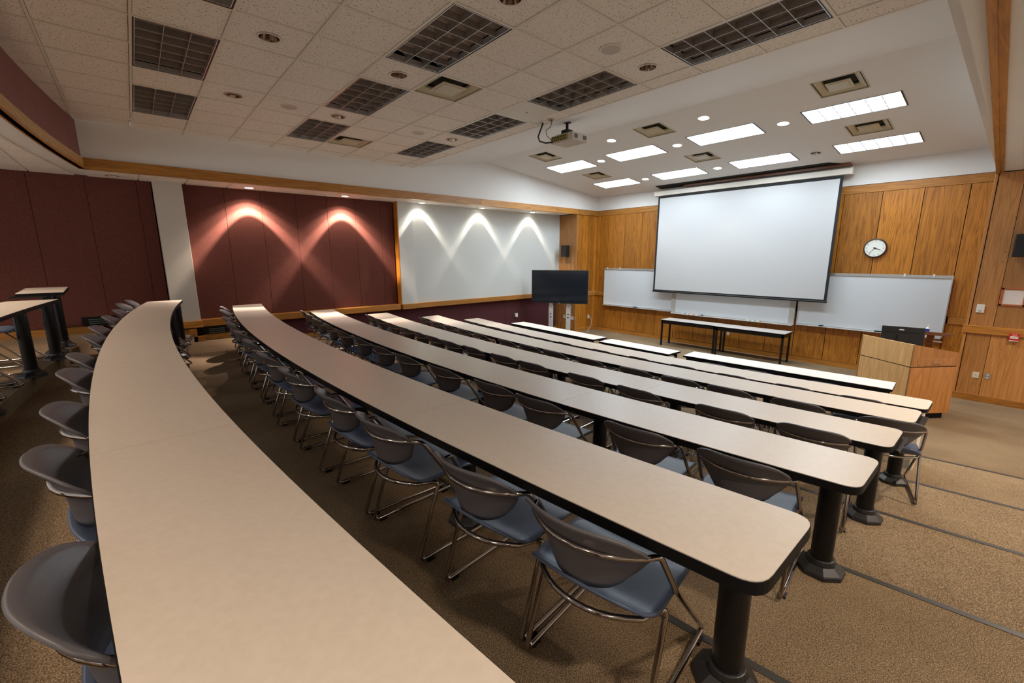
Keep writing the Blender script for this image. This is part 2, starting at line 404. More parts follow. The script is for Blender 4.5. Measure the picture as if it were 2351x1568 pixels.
# low ceilings (left soffit, rear, right)
def rearedge(x): return -.80+cv(x)
m = MB(); zz = ZS+.02
m.box(XL-1.0, XL-.005, rearedge(XL), YA+.02, zz, zz+.02)
for i in range(40):
    a, b = NX[i], NX[i+1]
    m.quad((a, YB, zz), (a, rearedge(a), zz), (b, rearedge(b), zz), (b, YB, zz))
m.box(XR+.06, XRW, rearedge(0)-.2, YA+.02, zz, zz+.02)
lowc = m.build('low_ceiling', WHITE, ceil)
for k in range(-7, 13):
    for j in range(-8, 18):
        x0, x1, ya, yb = LXk(k+1), LXk(k), MYj(j), MYj(j+1)
        g = .012
        if yb > rearedge((x0+x1)/2)-.05 or True:
            regions = []
            # rear area behind the curved beam, keeping a plain border strip
            t0, t1 = min(yb, rearedge(x0)-.30), min(yb, rearedge(x1)-.30)
            if min(t0, t1)-ya > .08 and ya > YB and x0 > XL-.95 and x1 < XRW: regions.append([(x0+g, ya+g), (x1-g, ya+g), (x1-g, t1-g), (x0+g, t0-g)])
            elif ya >= rearedge(XL)-.35 and k == 11:
                # single file of tiles in the left soffit
                if yb < YA: regions.append([(XL-.93, ya+g), (XL-.06, ya+g), (XL-.06, yb-g), (XL-.93, yb-g)])
            elif ya > rearedge(0)-.4 and x0 > .02 and x1 < XRW and yb < YA: regions.append([(x0+g, ya+g), (x1-g, ya+g), (x1-g, yb-g), (x0+g, yb-g)])
            for r in regions:
                # leave a real gap where a lamp is set into the soffit
                MB().prism(r, ZS+.006, ZS+.022).build('ceiling_tile', TILE, ceil)

# ---- left side: upper white wall above the beam, following the ceiling profile
prof = [(rearedge(XL)-.02, 1.465), (rearedge(XL)-.02, ZC+.02), (5.08, ZC+.01), (7.19, 2.41), (YF, 1.91), (YF, 1.465)]
m = MB(); k = len(m.v)
vs = [(XL, y, z) for y, z in prof]+[(XL-.12, y, z) for y, z in prof]; n = len(prof)
m.add(vs, [tuple(range(n)), tuple(reversed(range(n, 2*n)))]+[(i, n+i, n+(i+1) % n, (i+1) % n) for i in range(n)])
wl = struct(m.build('wall_left', WHITE), 'left wall: white upper band, maroon fabric panels and pale wallboard below')
m = MB(); m.box(XL-1.25, XL-1.02, YB, YA+.05, FZ[7]-.05, 2.0); m.build('backing_wall', MAROON_D, wl)
# lower left wall pieces
def xplane_panel(y0, y1, z0, z1, x, th, mt, name, par, ch=.004):
    mm = MB(); mm.box(x-th, x, y0, y1, z0, z1); return mm.build(name, mt, par, bevel=ch)
XM = -10.28
ms = [-4.5, -3.85, -3.2, -2.55, -1.85, -1.11, -.45, .20, .40]
for a, b in zip(ms, ms[1:]): xplane_panel(a+.002, b-.002, FZ[0]+.12 if a < 0 else FZ[1]+.1, ZS+.02, XM, .04, MAROON, 'fabric_panel', wl)
ms = [.84, 1.484, 2.118, 2.77, 3.413, 4.048, 4.67, 4.985]
for a, b in zip(ms, ms[1:]): xplane_panel(a+.002, b-.002, -1.19, ZS+.02, XM, .04, MAROON, 'fabric_panel', wl)
ms = [.84, 2.1, 3.4, 4.7, 6.0, 7.3, 8.6, YA]
for a, b in zip(ms, ms[1:]): xplane_panel(a+.001, b-.001, FZ[7]-.05, -1.30, XM+.01, .05, MAROON_D, 'wainscot_panel', wl)
m = MB(); m.box(XM-.02, -10.07, .415, .83, -1.20, ZS+.02); m.build('column', CREAM, wl, bevel=.004)
m = MB(); m.box(XM-.02, -10.10, 5.008, 5.03, -1.2, ZS+.02); m.build('edge_board', W_V, wl)
m = MB(); m.box(XM-.02, -10.10, 5.03, 5.43, -1.2, ZS+.02); m.build('pilaster', WHITE2, wl, bevel=.004)
m = MB(); m.box(XM-.02, -10.15, 5.43, YA, -1.2, ZS+.02); m.build('wallboard', WHITE2, wl)
for a, b, x in ((.41, .85, -10.02), (.85, 2.9, -10.10), (2.9, 4.99, -10.10), (5.03, 5.45, -10.05), (5.45, 7.6, -10.09), (7.6, YA, -10.09)):
    mm = MB(); mm.box(XM-.03, x, a+.001, b-.001, -1.315, -1.185); mm.build('chair_rail', W_Y, wl, bevel=.006)
# baseboards stepping down the tiers
bl = struct(MB().box(XM-.02, -10.19, YB, NOSE[0]+cv(-10), FZ[0]-.02, FZ[0]+.115).build('baseboard_left', W_Y), 'oak baseboard stepping down along the left wall')
for t in range(1, 8):
    y0 = NOSE[t-1]+cv(-10); y1 = (NOSE[t]+cv(-10)) if t < 7 else YA
    MB().box(XM-.02, -10.19, y0-.10, y1, FZ[t]-.02, FZ[t]+.10).build('baseboard_board', W_Y, bl)
    MB().box(XM-.02, -10.185, y0-.10, y0+.03, FZ[t]-.02, FZ[t-1]+.115).build('baseboard_riser', W_V, bl)
# the timber step under the cream column
MB().box(XM-.02, -10.06, .42, .72, FZ[1]-.03, -1.335).build('baseboard_board', W_Y, bl)
MB().box(XM-.02, -10.04, .62, .74, FZ[2]-.02, -1.335).build('baseboard_riser', W_V, bl)
MB().box(XM-.02, -10.04, .62, .86, FZ[2]-.02, FZ[2]+.10).build('baseboard_board', W_Y, bl)
# beam (trim) round the raised ceiling
tr = struct(MB().box(XL-.1, XL-.005, rearedge(XL), YA+1.0, ZS+.001, 1.464).build('trim_1', W_Y), 'oak beam trim under the white wall band')
js = [rearedge(XL)+.0, 3.40, 7.03, 9.85, 10.86, YF]
for a, b in zip(js, js[1:]): MB().box(XL-.02, XL+.032, a+.0015, b-.0015, ZS-.008, 1.465).build('beam_board', W_Y, tr, bevel=.004)
# rear curved beam and the maroon soffit above it
tr2 = struct(MB().box(XL-.02, XL+.03, rearedge(XL)-.05, rearedge(XL), ZS-.008, 1.465).build('trim_2', W_X), 'curved oak beam at the rear of the raised ceiling')
W_P = wood('pale_lit_oak', 0, (.60, .36, .14), (.46, .25, .08))  # oak paled in its colour for the light on the rear beam
def arcstrip(xa, xb, o0, o1, z0, z1, n=10):
    mm = MB(); pts = [xa+(xb-xa)*i/n for i in range(n+1)]
    fr = [(x, rearedge(x)+o1) for x in pts]; bk = [(x, rearedge(x)+o0) for x in reversed(pts)]
    return mm.prism(fr[::-1]+bk[::-1], z0, z1)
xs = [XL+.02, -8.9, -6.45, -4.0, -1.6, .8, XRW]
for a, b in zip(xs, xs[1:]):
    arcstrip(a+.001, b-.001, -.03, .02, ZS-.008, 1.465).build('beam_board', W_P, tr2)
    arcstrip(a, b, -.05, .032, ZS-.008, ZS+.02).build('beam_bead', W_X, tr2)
wb = struct(arcstrip(XL, XRW, -.06, -.02, 1.46, ZC+.02, 30).build('wall_back', MAROON_S), 'maroon fabric soffit band curving over the rear rows')
xs = [XL+.01]+[-8.9+.62*i for i in range(18)]
for a, b in zip(xs, xs[1:]): arcstrip(a+.002, b-.002, -.02, .0, 1.465, ZC+.0, 3).build('fabric_panel', MAROON_S, wb)
# right side
wr = struct(MB().box(XRW, XRW+.1, YB-.1, YA+.1, -2.6, 1.4).build('wall_right', WHITE), 'right side wall and white band over the aisle')
MB().box(XR-.03, XR+.02, -.6, YF, 1.46, 2.45).build('upper_band', WHITE, wr)
tr3 = struct(MB().add([(-.22, -.6, ZS+.003), (-.17, -.6, ZS+.003), (-.385, YA+.01, ZS+.003), (-.47, YA+.01, ZS+.003), (-.22, -.6, 1.465), (-.17, -.6, 1.465), (-.385, YA+.01, 1.465), (-.47, YA+.01, 1.465)],
     [(0, 3, 2, 1), (4, 5, 6, 7), (0, 1, 5, 4), (2, 3, 7, 6), (1, 2, 6, 5), (0, 4, 7, 3)]).build('trim_3', W_Y), 'oak beam along the right edge of the raised ceiling')
for (a, b) in ((-.6, 3.3), (3.3, 6.9), (6.9, 9.2), (9.2, YA)):
    def bx(y): t = (y+.6)/(YA+.6); return -.226+t*(-.235)
    mm = MB(); a2, b2 = a+.002, b-.002
    for o0, o1, zz in ((-.005, .036, ZS-.012), (.036, .082, ZS-.002)):
        mm.add([(bx(y)+o, y, z) for y in (a2, b2) for z in (zz, ZS+.02) for o in (o0, o1)], [(0, 1, 5, 4), (2, 6, 7, 3), (0, 4, 6, 2), (1, 3, 7, 5), (0, 2, 3, 1), (4, 5, 7, 6)])
    mm.build('beam_board', W_Y, tr3)

# ---- front wall: oak panels with seams, white band above
wf = struct(MB().box(XL-.02, XR+.02, YF, YF+.1, FZ[7]-.05, 1.9).build('wall_front', DARKV), 'front wall of oak panels under a white plaster band')
sx = [XL, -9.25, -8.94, -8.31, -7.69, -7.07, -6.46, -5.84, -5.21, -4.58, -3.96, -3.33, -2.70, -2.05, -1.42, -.79, XR]
for a, b in zip(sx, sx[1:]):
    MB().box(a+.006, b-.006, YF-.02, YF+.0, -1.17, 1.295).build('oak_panel', W_V, wf)
    MB().box(a+.006, b-.006, YF-.02, YF+.0, -2.40, -1.31).build('oak_panel', W_V, wf)
for a, b in ((XL, -7.1), (-7.1, -2.9), (-2.9, XR)): MB().box(a, b-.002, YF-.03, YF, 1.30, 1.462).build('top_board', W_X, wf, bevel=.003)
MB().box(XL, XR, YF-.045, YF, 1.466, 1.93).build('plaster_band', WHITE, wf)
for a, b in ((XL, -9.03), (-.76, XR)): MB().box(a, b, YF-.045, YF, -1.31, -1.175).build('chair_rail', W_X, wf, bevel=.004)
bf = struct(MB().box(XL, XR, YF-.035, YF, FZ[7]-.01, -2.37).build('baseboard_front', W_X), 'oak baseboard along the front wall')
MB().box(XL, XR, YF-.04, YF-.034, -2.378, -2.366).build('baseboard_cap', W_X, bf)
# left timber return
rl = struct(MB().box(XL-.9, XL-.02, YA+.02, YA+.12, -2.55, ZS+.03).build('wall_return_left', DARKV), 'oak return wall left of the front wall')
for a, b in ((XL-.88, -9.63), (-9.63, XL-.03)): MB().box(a+.003, b-.003, YA, YA+.03, -2.4, ZS+.0).build('oak_panel', W_R, rl)
MB().box(XL-.035, XL+.022, YA-.01, YA+.03, -2.5, ZS).build('corner_board', W_R, rl, bevel=.004)
for a, b in ((YA+.03, 11.15), (11.15, 11.41), (11.41, 11.72), (11.72, YF-.02)):
    MB().box(XL-.03, XL, a+.003, b-.003, -1.17, ZS).build('oak_panel', W_V, rl); MB().box(XL-.03, XL, a+.003, b-.003, -2.4, -1.31).build('oak_panel', W_V, rl)
MB().box(XL-.03, XL+.025, YA+.03, YF-.04, -1.31, -1.175).build('chair_rail', W_Y, rl, bevel=.004)
MB().box(XL-.03, XL+.018, YA-.015, YF-.03, FZ[7]-.01, -2.37).build('baseboard_board', W_Y, rl)
MB().box(XL-.88, XL, YA-.02, YA, FZ[7]-.01, -2.37).build('baseboard_board', W_X, rl)
# right timber return
rr = struct(MB().box(XR+.01, XRW, YA+.0, YA+.1, -2.55, ZS+.03).build('wall_return_right', DARKV), 'oak return wall right of the front wall')
MB().box(XR+.01, XR+.03, YA, YF, -2.55, ZS+.2).build('side_face', W_R, rr)
for a, b in ((-.425, -.14), (-.14, .49), (.49, 1.12), (1.12, 1.75), (1.75, XRW)):
    MB().box(a+.003, b-.003, YA-.02, YA+.01, -1.19, ZS+.005).build('oak_panel', W_R, rr); MB().box(a+.003, b-.003, YA-.02, YA+.01, -2.40, -1.31).build('oak_panel', W_R, rr)
MB().box(XR, -.432, YA-.03, YA+.03, -2.4, ZS+.005).build('corner_board', W_R, rr, bevel=.004)
MB().box(-.49, XRW, YA-.06, YA, -1.315, -1.185).build('chair_rail', W_X, rr, bevel=.006)
MB().box(XR, XRW, YA-.04, YA, FZ[7]-.01, -2.385).build('baseboard_board', W_X, rr, bevel=.004)

# ================================================================== LAMPS
def spot(name, loc, energy, col, ang, blend, parent, ring=None, target=(0, 0, -1), rad=.04):
    d = bpy.data.lights.new(name, 'SPOT'); d.energy = energy; d.color = col; d.spot_size = math.radians(ang); d.spot_blend = blend; d.shadow_soft_size = rad
    o = bpy.data.objects.new(name, d); COL.objects.link(o); o.location = loc; o.parent = parent
    o.rotation_euler = Vector(target).to_track_quat('-Z', 'Y').to_euler()
    if ring:
        # photometric curve of the reflector: intensity against the angle from the lamp's axis
        d.use_nodes = True; n, l = d.node_tree.nodes, d.node_tree.links; em = n['Emission']
        tc = n.new('ShaderNodeTexCoord'); sp = n.new('ShaderNodeSeparateXYZ'); l.new(tc.outputs['Normal'], sp.inputs[0])
        ab = n.new('ShaderNodeMath'); ab.operation = 'ABSOLUTE'; l.new(sp.outputs['Z'], ab.inputs[0])
        ac = n.new('ShaderNodeMath'); ac.operation = 'ARCCOSINE'; l.new(ab.outputs[0], ac.inputs[0])
        dv = n.new('ShaderNodeMath'); dv.operation = 'DIVIDE'; dv.inputs[1].default_value = math.pi/2; l.new(ac.outputs[0], dv.inputs[0])
        rp = ramp(n, [(p/90, (c, c, c)) for p, c in ring]); l.new(dv.outputs[0], rp.inputs[0]); l.new(rp.outputs[0], em.inputs['Strength'])
    return o
# unlit louvred fixtures in the tiled ceiling
def louver(mm, hx, hy, nx, ny, z0, z1, t=.004):
    for i in range(1, nx): x = -hx+2*hx*i/nx; mm.box(x-t, x+t, -hy, hy, z0, z1)
    for j in range(1, ny): y = -hy+2*hy*j/ny; mm.box(-hx, hx, y-t, y+t, z0, z1)
    return mm
proto = None
def dup(o, loc, label):
    r = o.copy(); COL.objects.link(r); r.location = loc; r['label'] = label
    for ch in list(o.children):
        c = ch.copy(); COL.objects.link(c); c.parent = r
        for g in list(ch.children):
            d = g.copy(); COL.objects.link(d); d.parent = c
    return r
rown = {0: 'rear', 3: 'middle', 6: 'front'}; coln = {7: 'leftmost', 4: 'second from the left', 1: 'third from the left', -2: 'fourth from the left'}
for k, j in fixtures:
    x1, x0, ya, yb = LXk(k), LXk(k+2), MYj(j), MYj(j+1); hx, hy = (x1-x0)/2, (yb-ya)/2
    lab = f'unlit louvred light fixture, {coln[k]} in the {rown[j]} ceiling row'
    loc = ((x0+x1)/2, (ya+yb)/2, ZC)
    if proto: dup(proto, loc, lab); continue
    t = thing('ceiling_light', lab, 'ceiling light', loc, group='unlit louvred lights in the tiled ceiling'); proto = t
    mm = MB()
    for a in ((-hx, hx, -hy, -hy+.02), (-hx, hx, hy-.02, hy), (-hx, -hx+.02, -hy, hy), (hx-.02, hx, -hy, hy)): mm.box(a[0], a[1], a[2], a[3], -.004, .02)
    mm.build('frame', BLKM, t)
    mm = MB(); q = .024
    for a in ((-hx+q, hx-q, -hy+q, -hy+q+.008), (-hx+q, hx-q, hy-q-.008, hy-q), (-hx+q, -hx+q+.008, -hy+q, hy-q), (hx-q-.008, hx-q, -hy+q, hy-q)): mm.box(a[0], a[1], a[2], a[3], -.002, .05)
    mm.build('inner_rim', ALU, t)
    louver(MB(), hx-.03, hy-.03, 6, 3, .0, .06, .0022).build('louver', LOUV, t)
    mm = MB()
    # curved reflector troughs above each cell
    nx = 6; ny = 3
    for a in range(ny):
        c0 = -(hy-.03)+2*(hy-.03)*a/ny; wy = 2*(hy-.03)/ny; P = []
        for b in range(9):
            u = b/8; P.append((c0+wy*u, .062+.035*math.sin(math.pi*u)))
        for b in range(8): mm.add([(-hx+.03, P[b][0], P[b][1]), (hx-.03, P[b][0], P[b][1]), (hx-.03, P[b+1][0], P[b+1][1]), (-hx+.03, P[b+1][0], P[b+1][1])], [(3, 2, 1, 0)])
    mm.build('reflector', LOUVT, t, smooth=True)
    louver(MB(), hx-.03, hy-.03, 6, 3, -.003, .0, .0022).build('louver_edge', ALU, t)
# lit panels in the white front ceiling
SL = math.atan((1.89-2.39)/(11.9-7.19))
proto = None
cols = {-2.04: 'rightmost', -3.98: 'second from the right', -5.92: 'third from the right', -7.80: 'leftmost'}
for yc_, rn in ((8.72, 'nearer'), (10.65, 'farther')):
    for xc, cn in cols.items():
        lab = f'lit white fluorescent panel, {cn} in the {rn} row of the front ceiling'
        loc = (xc, yc_, zfront(yc_))
        if proto: dup(proto, loc, lab); continue
        t = thing('lit_ceiling_light', lab, 'ceiling light', loc, group='lit panels in the front ceiling'); proto = t
        t.rotation_euler = (SL, 0, 0); hx, hy = .62, .30; mm = MB()
        for a in ((-hx, hx, -hy, -hy+.012), (-hx, hx, hy-.012, hy), (-hx, -hx+.022, -hy, hy), (hx-.022, hx, -hy, hy)): mm.box(a[0], a[1], a[2], a[3], -.006, .001)
        mm.build('frame', BLKM, t)
        MB().add([(-hx+.02, -hy+.012, -.002), (hx-.02, -hy+.012, -.002), (hx-.02, hy-.012, -.002), (-hx+.02, hy-.012, -.002)], [(3, 2, 1, 0)]).build('lens', LITP, t)
        louver(MB(), hx-.03, hy-.02, 6, 3, -.005, -.0025, .010).build('louver', LITL, t)
# supply vents: stepped square pans
def vent(t, h, size=.305):
    MB().box(-size, size, -size, size, .085, .09).build('shadow_box', VENTD, t)
    mm = MB(); a, b = size, size-.016
    for q in ((-a, a, -a, -b), (-a, a, b, a), (-a, -b, -b, b), (b, a, -b, b)): mm.box(q[0], q[1], q[2], q[3], -.005, .085)
    mm.build('outer_frame', VENTM, t)
    def step(ro, ri, zo, zi, nm):
        mm = MB(); vs = []
        for rr_, zz_ in ((ro, zo+.012), (ro, zo), (ri, zi), (ri-.004, zi+.02)): vs += [(-rr_, -rr_, zz_), (rr_, -rr_, zz_), (rr_, rr_, zz_), (-rr_, rr_, zz_)]
        mm.add(vs, [(4*k+i, 4*k+(i+1) % 4, 4*k+4+(i+1) % 4, 4*k+4+i) for k in range(3) for i in range(4)]); mm.build(nm, VENTM, t)
    step(size-.035, size-.105, .006, .040, 'louver_ring')
    q = size-.150; MB().box(-q, q, -q, q, -.004, .008).build('centre_pan', VENTM, t, bevel=.003)
    q2 = q-.035; MB().box(-q2, q2, -q2, q2, -.010, -.001).build('centre_boss', VENTM, t, bevel=.003)
for (k, j), nm in zip(vents, ('beside the large unlit fixture near the centre', 'near the left wall')):
    vent(thing('air_vent', f'square stepped air vent in the tiled ceiling {nm}', 'air vent', ((LXk(k)+LXk(k+1))/2, (MYj(j)+MYj(j+1))/2, ZC)), 0, .315)
VX = {-2.0: 'right', -4.88: 'middle', -7.77: 'left'}
for yv, rn in ((7.77, 'nearer'), (9.72, 'farther')):
    for xv, cn in VX.items():
        t = thing('air_vent', f'square stepped air vent, {cn} of the {rn} three in the white ceiling', 'air vent', (xv, yv, zfront(yv)), group='vents in the white front ceiling'); t.rotation_euler = (SL, 0, 0)
        vent(t, 0, .295)
# recessed downlights
def downlight(x, y, z, lab, lit, ringm, tilt=0, r=.088, group=None, lm=None):
    t = thing('downlight', lab, 'downlight', (x, y, z), group=group); t.rotation_euler = (tilt, 0, 0)
    mm = MB(); seg = 28; vs = []
    for rr_, zz_ in ((r+.016, -.002), (r+.012, -.006), (r, -.006), (r, .004)):
        vs += [(rr_*math.cos(2*math.pi*i/seg), rr_*math.sin(2*math.pi*i/seg), zz_) for i in range(seg)]
    mm.add(vs, [(q*seg+i, q*seg+(i+1) % seg, (q+1)*seg+(i+1) % seg, (q+1)*seg+i) for q in range(3) for i in range(seg)]); mm.build('trim_ring', ringm, t, smooth=True)
    if lit:
        mm = MB(); mm.cyl((0, 0), r, r, -.0045, -.003, 24); mm.build('lamp', lm or LITD, t)
    else:
        mm = MB(); mm.cyl((0, 0), r, r*.72, -.001, .10, 28, cap=False); mm.build('reflector', CONE, t, smooth=True)
        mm = MB(); mm.cyl((0, 0), r*.72, r*.72, .10, .104, 20); mm.build('socket_plate', LOUVT, t)
    return t
dn = {(3, 1): 'between the two rear unlit fixtures', (6, 1): 'at the left of the rear tiled ceiling', (3, 3): 'beside the square air vent', (6, 3): 'in the middle left of the tiled ceiling', (0, 3): 'at the top edge of the picture', (6, 6): 'at the front left of the tiled ceiling', (0, 6): 'beside the front right unlit fixture'}
dn[(3, 1)] = 'behind the large centre fixture'; dn[(6, 1)] = 'left of the rear row'
for k, j in downs:
    downlight((LXk(k)+LXk(k+1))/2, (MYj(j)+MYj(j+1))/2, ZC, f'unlit mirrored round downlight {dn[(k, j)]}', False, TRIMC if k == 6 else TRIMW)
for i, (x, y, lit, nm) in enumerate(((-3.92, 7.75, 1, 'nearest right of the plain ceiling'), (-5.85, 7.75, 1, 'nearest left of the plain ceiling'), (-3.0, 8.74, 1, 'right of the central lit panels'), (-4.94, 8.74, 1, 'between the middle lit panels'),
        (-6.87, 8.74, 1, 'between the left lit panels'), (-3.0, 10.65, 0, 'unlit, between the two farther right panels'), (-4.96, 10.66, 1, 'above the screen centre'), (-6.88, 10.66, 1, 'above the left edge of the screen'))):
    lab = f'round lit downlight {nm}' if lit else 'round unlit downlight between the two farther right lit panels'
    t = downlight(x, y, zfront(y), lab, lit, TRIMW, SL)
    if lit: spot('downlight_beam', (0, 0, -.03), P_FRONT_SPOT, (1.0, .93, .84), 110, .6, t)
# left soffit wall washers: light ring from the reflector rim makes the arched scallops
RING = [(0, .06), (24, .07), (33, .10), (36.5, 1.0), (41, .85), (45, .30), (50, .16), (55, .03), (64, .0), (90, 0)]
for i, (y, on) in enumerate(((-.09, 0), (1.87, 1), (3.72, 1), (5.62, 1), (7.50, 1), (9.42, 1))):
    nm = ['over the rear maroon panels, unlit', 'over the left of the maroon panels', 'over the right of the maroon panels', 'over the left end of the white wallboard', 'over the middle of the white wallboard', 'over the right end of the white wallboard'][i]
    t = downlight(-9.95, y, ZS+.004, f'round soffit downlight {nm}', on, TRIMC if i < 3 else TRIMW, 0, .075, lm=LITS)
    if on: spot('wall_wash_beam', (0, 0, -.012), P_SCALLOP*(2.8 if i < 3 else .6), (1, .80, .66) if i < 3 else (1, .90, .76), 150, .05, t, ring=RING, rad=.012)
# warm downlights added out of view over the rear rows and the aisle
for i, (x, y) in enumerate(((-8.2, -1.9), (-6.4, -2.1), (-4.4, -1.9), (-2.4, -2.0), (-.6, -1.7), (1.0, -1.4))):
    t = downlight(x, y, ZS, f'added warm lit downlight over the rear rows, {ORD[i+1]} from the left wall', 1, TRIMC, 0, .075, lm=LITS)
    spot('downlight_beam', (0, 0, -.03), P_REAR, WARM, 125, .7, t, rad=.08)
for i, y in enumerate((.9, 3.4, 5.9, 8.4)):  # added aisle lamps, out of view, stronger toward the front
    t = downlight(.95, y, ZS, f'added warm lit downlight over the right aisle, {ORD[i+1]} from the camera', 1, TRIMC, 0, .075, lm=LITS)
    spot('downlight_beam', (0, 0, -.03), P_AISLE*(.7, .9, 1.7, 1.5)[i], MIDW, 120, .7, t, rad=.08)
# ceiling speakers
for k, j, nm in ((6, 2, 'left of centre'), (0, 5, 'near the right'), (6, 5, 'near the front left')):
    x, y = (LXk(k)+LXk(k+1))/2, (MYj(j)+MYj(j+1))/2
    t = thing('ceiling_speaker', f'round flat ceiling speaker grille in a tile {nm}', 'speaker', (x, y, ZC))
    MB().cyl((0, 0), .108, .112, -.008, -.001, 32).build('rim', TBAR, t, smooth=2); MB().cyl((0, 0), .095, .095, -.010, -.007, 32).build('grille', SPKG, t)
t = thing('smoke_detector', 'white rectangular detector on the left soffit between two lit downlights', 'smoke detector', (-9.98, 3.38, ZS+.006))
MB().box(-.06, .06, -.10, .10, -.03, 0).build('body', PLW, t, bevel=.01); MB().box(-.035, .035, -.06, .06, -.036, -.028).build('cover', TRIMW, t, bevel=.006)

# ================================================================== LONG TABLES
def outline(xa, xb, yoff0, yoff1, ya=0, rl=0, rr_=0, n=14, yf=None):
    yf = yf or cv
    bk = []; fr = []
    for i in range(n+1):
        x = xa+(xb-xa)*i/n; bk.append(Vector((x, ya+yf(x)+yoff0, 0))); fr.append(Vector((x, ya+yf(x)+yoff1, 0)))
    pts = []
    def corner(p, a, b, r):
        if r <= 0: return [p]
        s, e = p+(a-p).normalized()*r, p+(b-p).normalized()*r
        return [s*(1-t)**2+p*2*t*(1-t)+e*t*t for t in [q/6 for q in range(7)]]
    pts += corner(bk[0], fr[0], bk[1], rl); pts += [p for p in bk[1:-1] if p.x > xa+rl and p.x < xb-rr_]
    pts += corner(bk[-1], bk[-2], fr[-1], rr_); pts += corner(fr[-1], bk[-1], fr[-2], rr_)
    pts += [p for p in reversed(fr[1:-1]) if p.x > xa+rl and p.x < xb-rr_]; pts += corner(fr[0], fr[1], bk[0], rl)
    return [(p.x, p.y) for p in pts]
def post(t, lx, ly, H, top=.33):
    p = MB(); p.cyl((lx, ly), .054, .054, .03, H-.04, 24); po = p.build('post', BLKM, t, smooth=2)
    b = MB(); b.cyl((lx, ly), .125, .120, 0, .025, 8, ph=math.pi/8); b.cyl((lx, ly), .120, .078, .025, .055, 8, ph=math.pi/8); b.cyl((lx, ly), .072, .066, .055, .085, 20)
    b.build('base_flange', CAST, po, bevel=.004)
    b = MB(); b.box(lx-top/2, lx+top/2, ly-.30, ly+.03, H-.055, H-.037); b.build('top_plate', BLKM, po)
def long_table(row, y0, z, x0, x1, fz, nsec, lab, posts, endpanel=False):
    xm = (x0+x1)/2; loc = (xm, y0+cv(xm)+.23, fz); H = z-fz
    t = thing('long_table', lab, 'table', loc)
    for i in range(nsec):
        a = x0+(x1-x0)*i/nsec+(.001 if i else 0); b = x0+(x1-x0)*(i+1)/nsec-(.001 if i < nsec-1 else 0)
        rl_ = .035 if i == 0 else 0; rr_ = .075 if i == nsec-1 else 0
        o = outline(a, b, 0, .457, y0, rl_, rr_); o = [(p[0]-loc[0], p[1]-loc[1]) for p in o]
        m = MB(); m.prism(o, H-.0035, H); m.build('tabletop', LAM, t)
        e = outline(a, b, -.003, .460, y0, rl_, rr_); e = [(p[0]-loc[0]+(.003 if i == nsec-1 and p[0] > b-.08 else 0), p[1]-loc[1]) for p in e]
        m = MB(); m.prism(e, H-.042, H-.0036); m.build('edge_band', BLK, t)
    for px in posts: post(t, px-loc[0], y0+cv(px)+.40-loc[1], H)
    if endpanel:
        m = MB(); m.box(x1-.065-loc[0], x1-.04-loc[0], y0+cv(x1)+.06-loc[1], y0+cv(x1)+.42-loc[1], 0, H-.042); m.build('end_panel', LAMW, t)
    return t
PX = [-.505, -2.0, -3.45, -4.9, -6.35, -7.8, -8.85]
ROWS = {1: (-.287, -.71, -9.20, -.35), 2: (.882, -.848, -9.06, -.315), 3: (2.167, -1.063, -9.12, -.33), 4: (3.353, -1.236, -9.15, -.37), 5: (4.665, -1.414, -9.15, -.39), 6: (5.884, -1.595, -9.15, -.41)}
rl6 = {1: 'nearest long curved beige table sweeping from the bottom edge to the left', 2: 'second long curved beige table, its rounded end just right of centre', 3: 'third long curved beige table from the camera',
       4: 'fourth long curved beige table from the camera', 5: 'fifth long curved beige table from the camera', 6: 'sixth long curved beige table, the farthest one-piece row, with pale end panel'}
for r, (y0, z, a, b) in ROWS.items(): long_table(r, y0, z, a, b, FZ[r], 5, rl6[r], PX if r != 6 else PX[1:], r == 6)
long_table(0, -1.49, -.533, -8.12, -.6, FZ[0], 4, 'beige table of the rear row, its left end cut by the picture edge', [-7.83, -6.84, -5.3, -3.8, -2.2, -.9])
# separate higher table beyond it
t = thing('rear_table', 'small raised beige table on two black posts near the rear maroon wall', 'table', (-8.95, -1.06, FZ[0])); H = -.45-FZ[0]
MB().prism([(-.75, -.22), (.72, -.13), (.72, .30), (-.75, .23)], H-.004, H).build('tabletop', LAM, t); MB().prism([(-.753, -.223), (.723, -.133), (.723, .303), (-.753, .233)], H-.042, H-.0041).build('edge_band', BLK, t)
post(t, .07, .15, H); post(t, .62, .12, H)
# short tables of the front row
def short_table(name, lab, cx, cy, L, D, rz, z, fz):
    t = thing('short_table', lab, 'table', (cx, cy, fz), rz, 'straight tables of the front row'); H = z-fz
    MB().box(-L/2, L/2, -D/2, D/2, H-.004, H).build('tabletop', LAMW, t); MB().box(-L/2-.003, L/2+.003, -D/2-.003, D/2+.003, H-.035, H-.0041).build('edge_band', BLK, t)
    mm = MB(); mm.box(-L/2+.05, L/2-.05, -D/2+.04, -D/2+.06, H-.10, H-.035); mm.box(-L/2+.05, L/2-.05, D/2-.06, D/2-.04, H-.10, H-.035); mm.build('apron', BLKM, t)
    for sx_ in (-1, 1):
        for sy_ in (-1, 1): MB().box(sx_*(L/2-.06)-.018, sx_*(L/2-.06)+.018, sy_*(D/2-.05)-.018, sy_*(D/2-.05)+.018, 0, H-.035).build('leg', BLKM, t)
ZT = -1.757
short_table('a', 'left straight white table of the front row, by the television', -7.20, 7.57, 2.93, .43, math.radians(-3.6), ZT, FZ[7])
short_table('b', 'short middle white table of the front row', -4.74, 7.39, 1.60, .42, math.radians(-1.0), ZT, FZ[7])
short_table('c', 'right straight white table of the front row, ending by the lectern', -2.31, 7.60, 2.86, .46, math.radians(3.4), ZT, FZ[7])
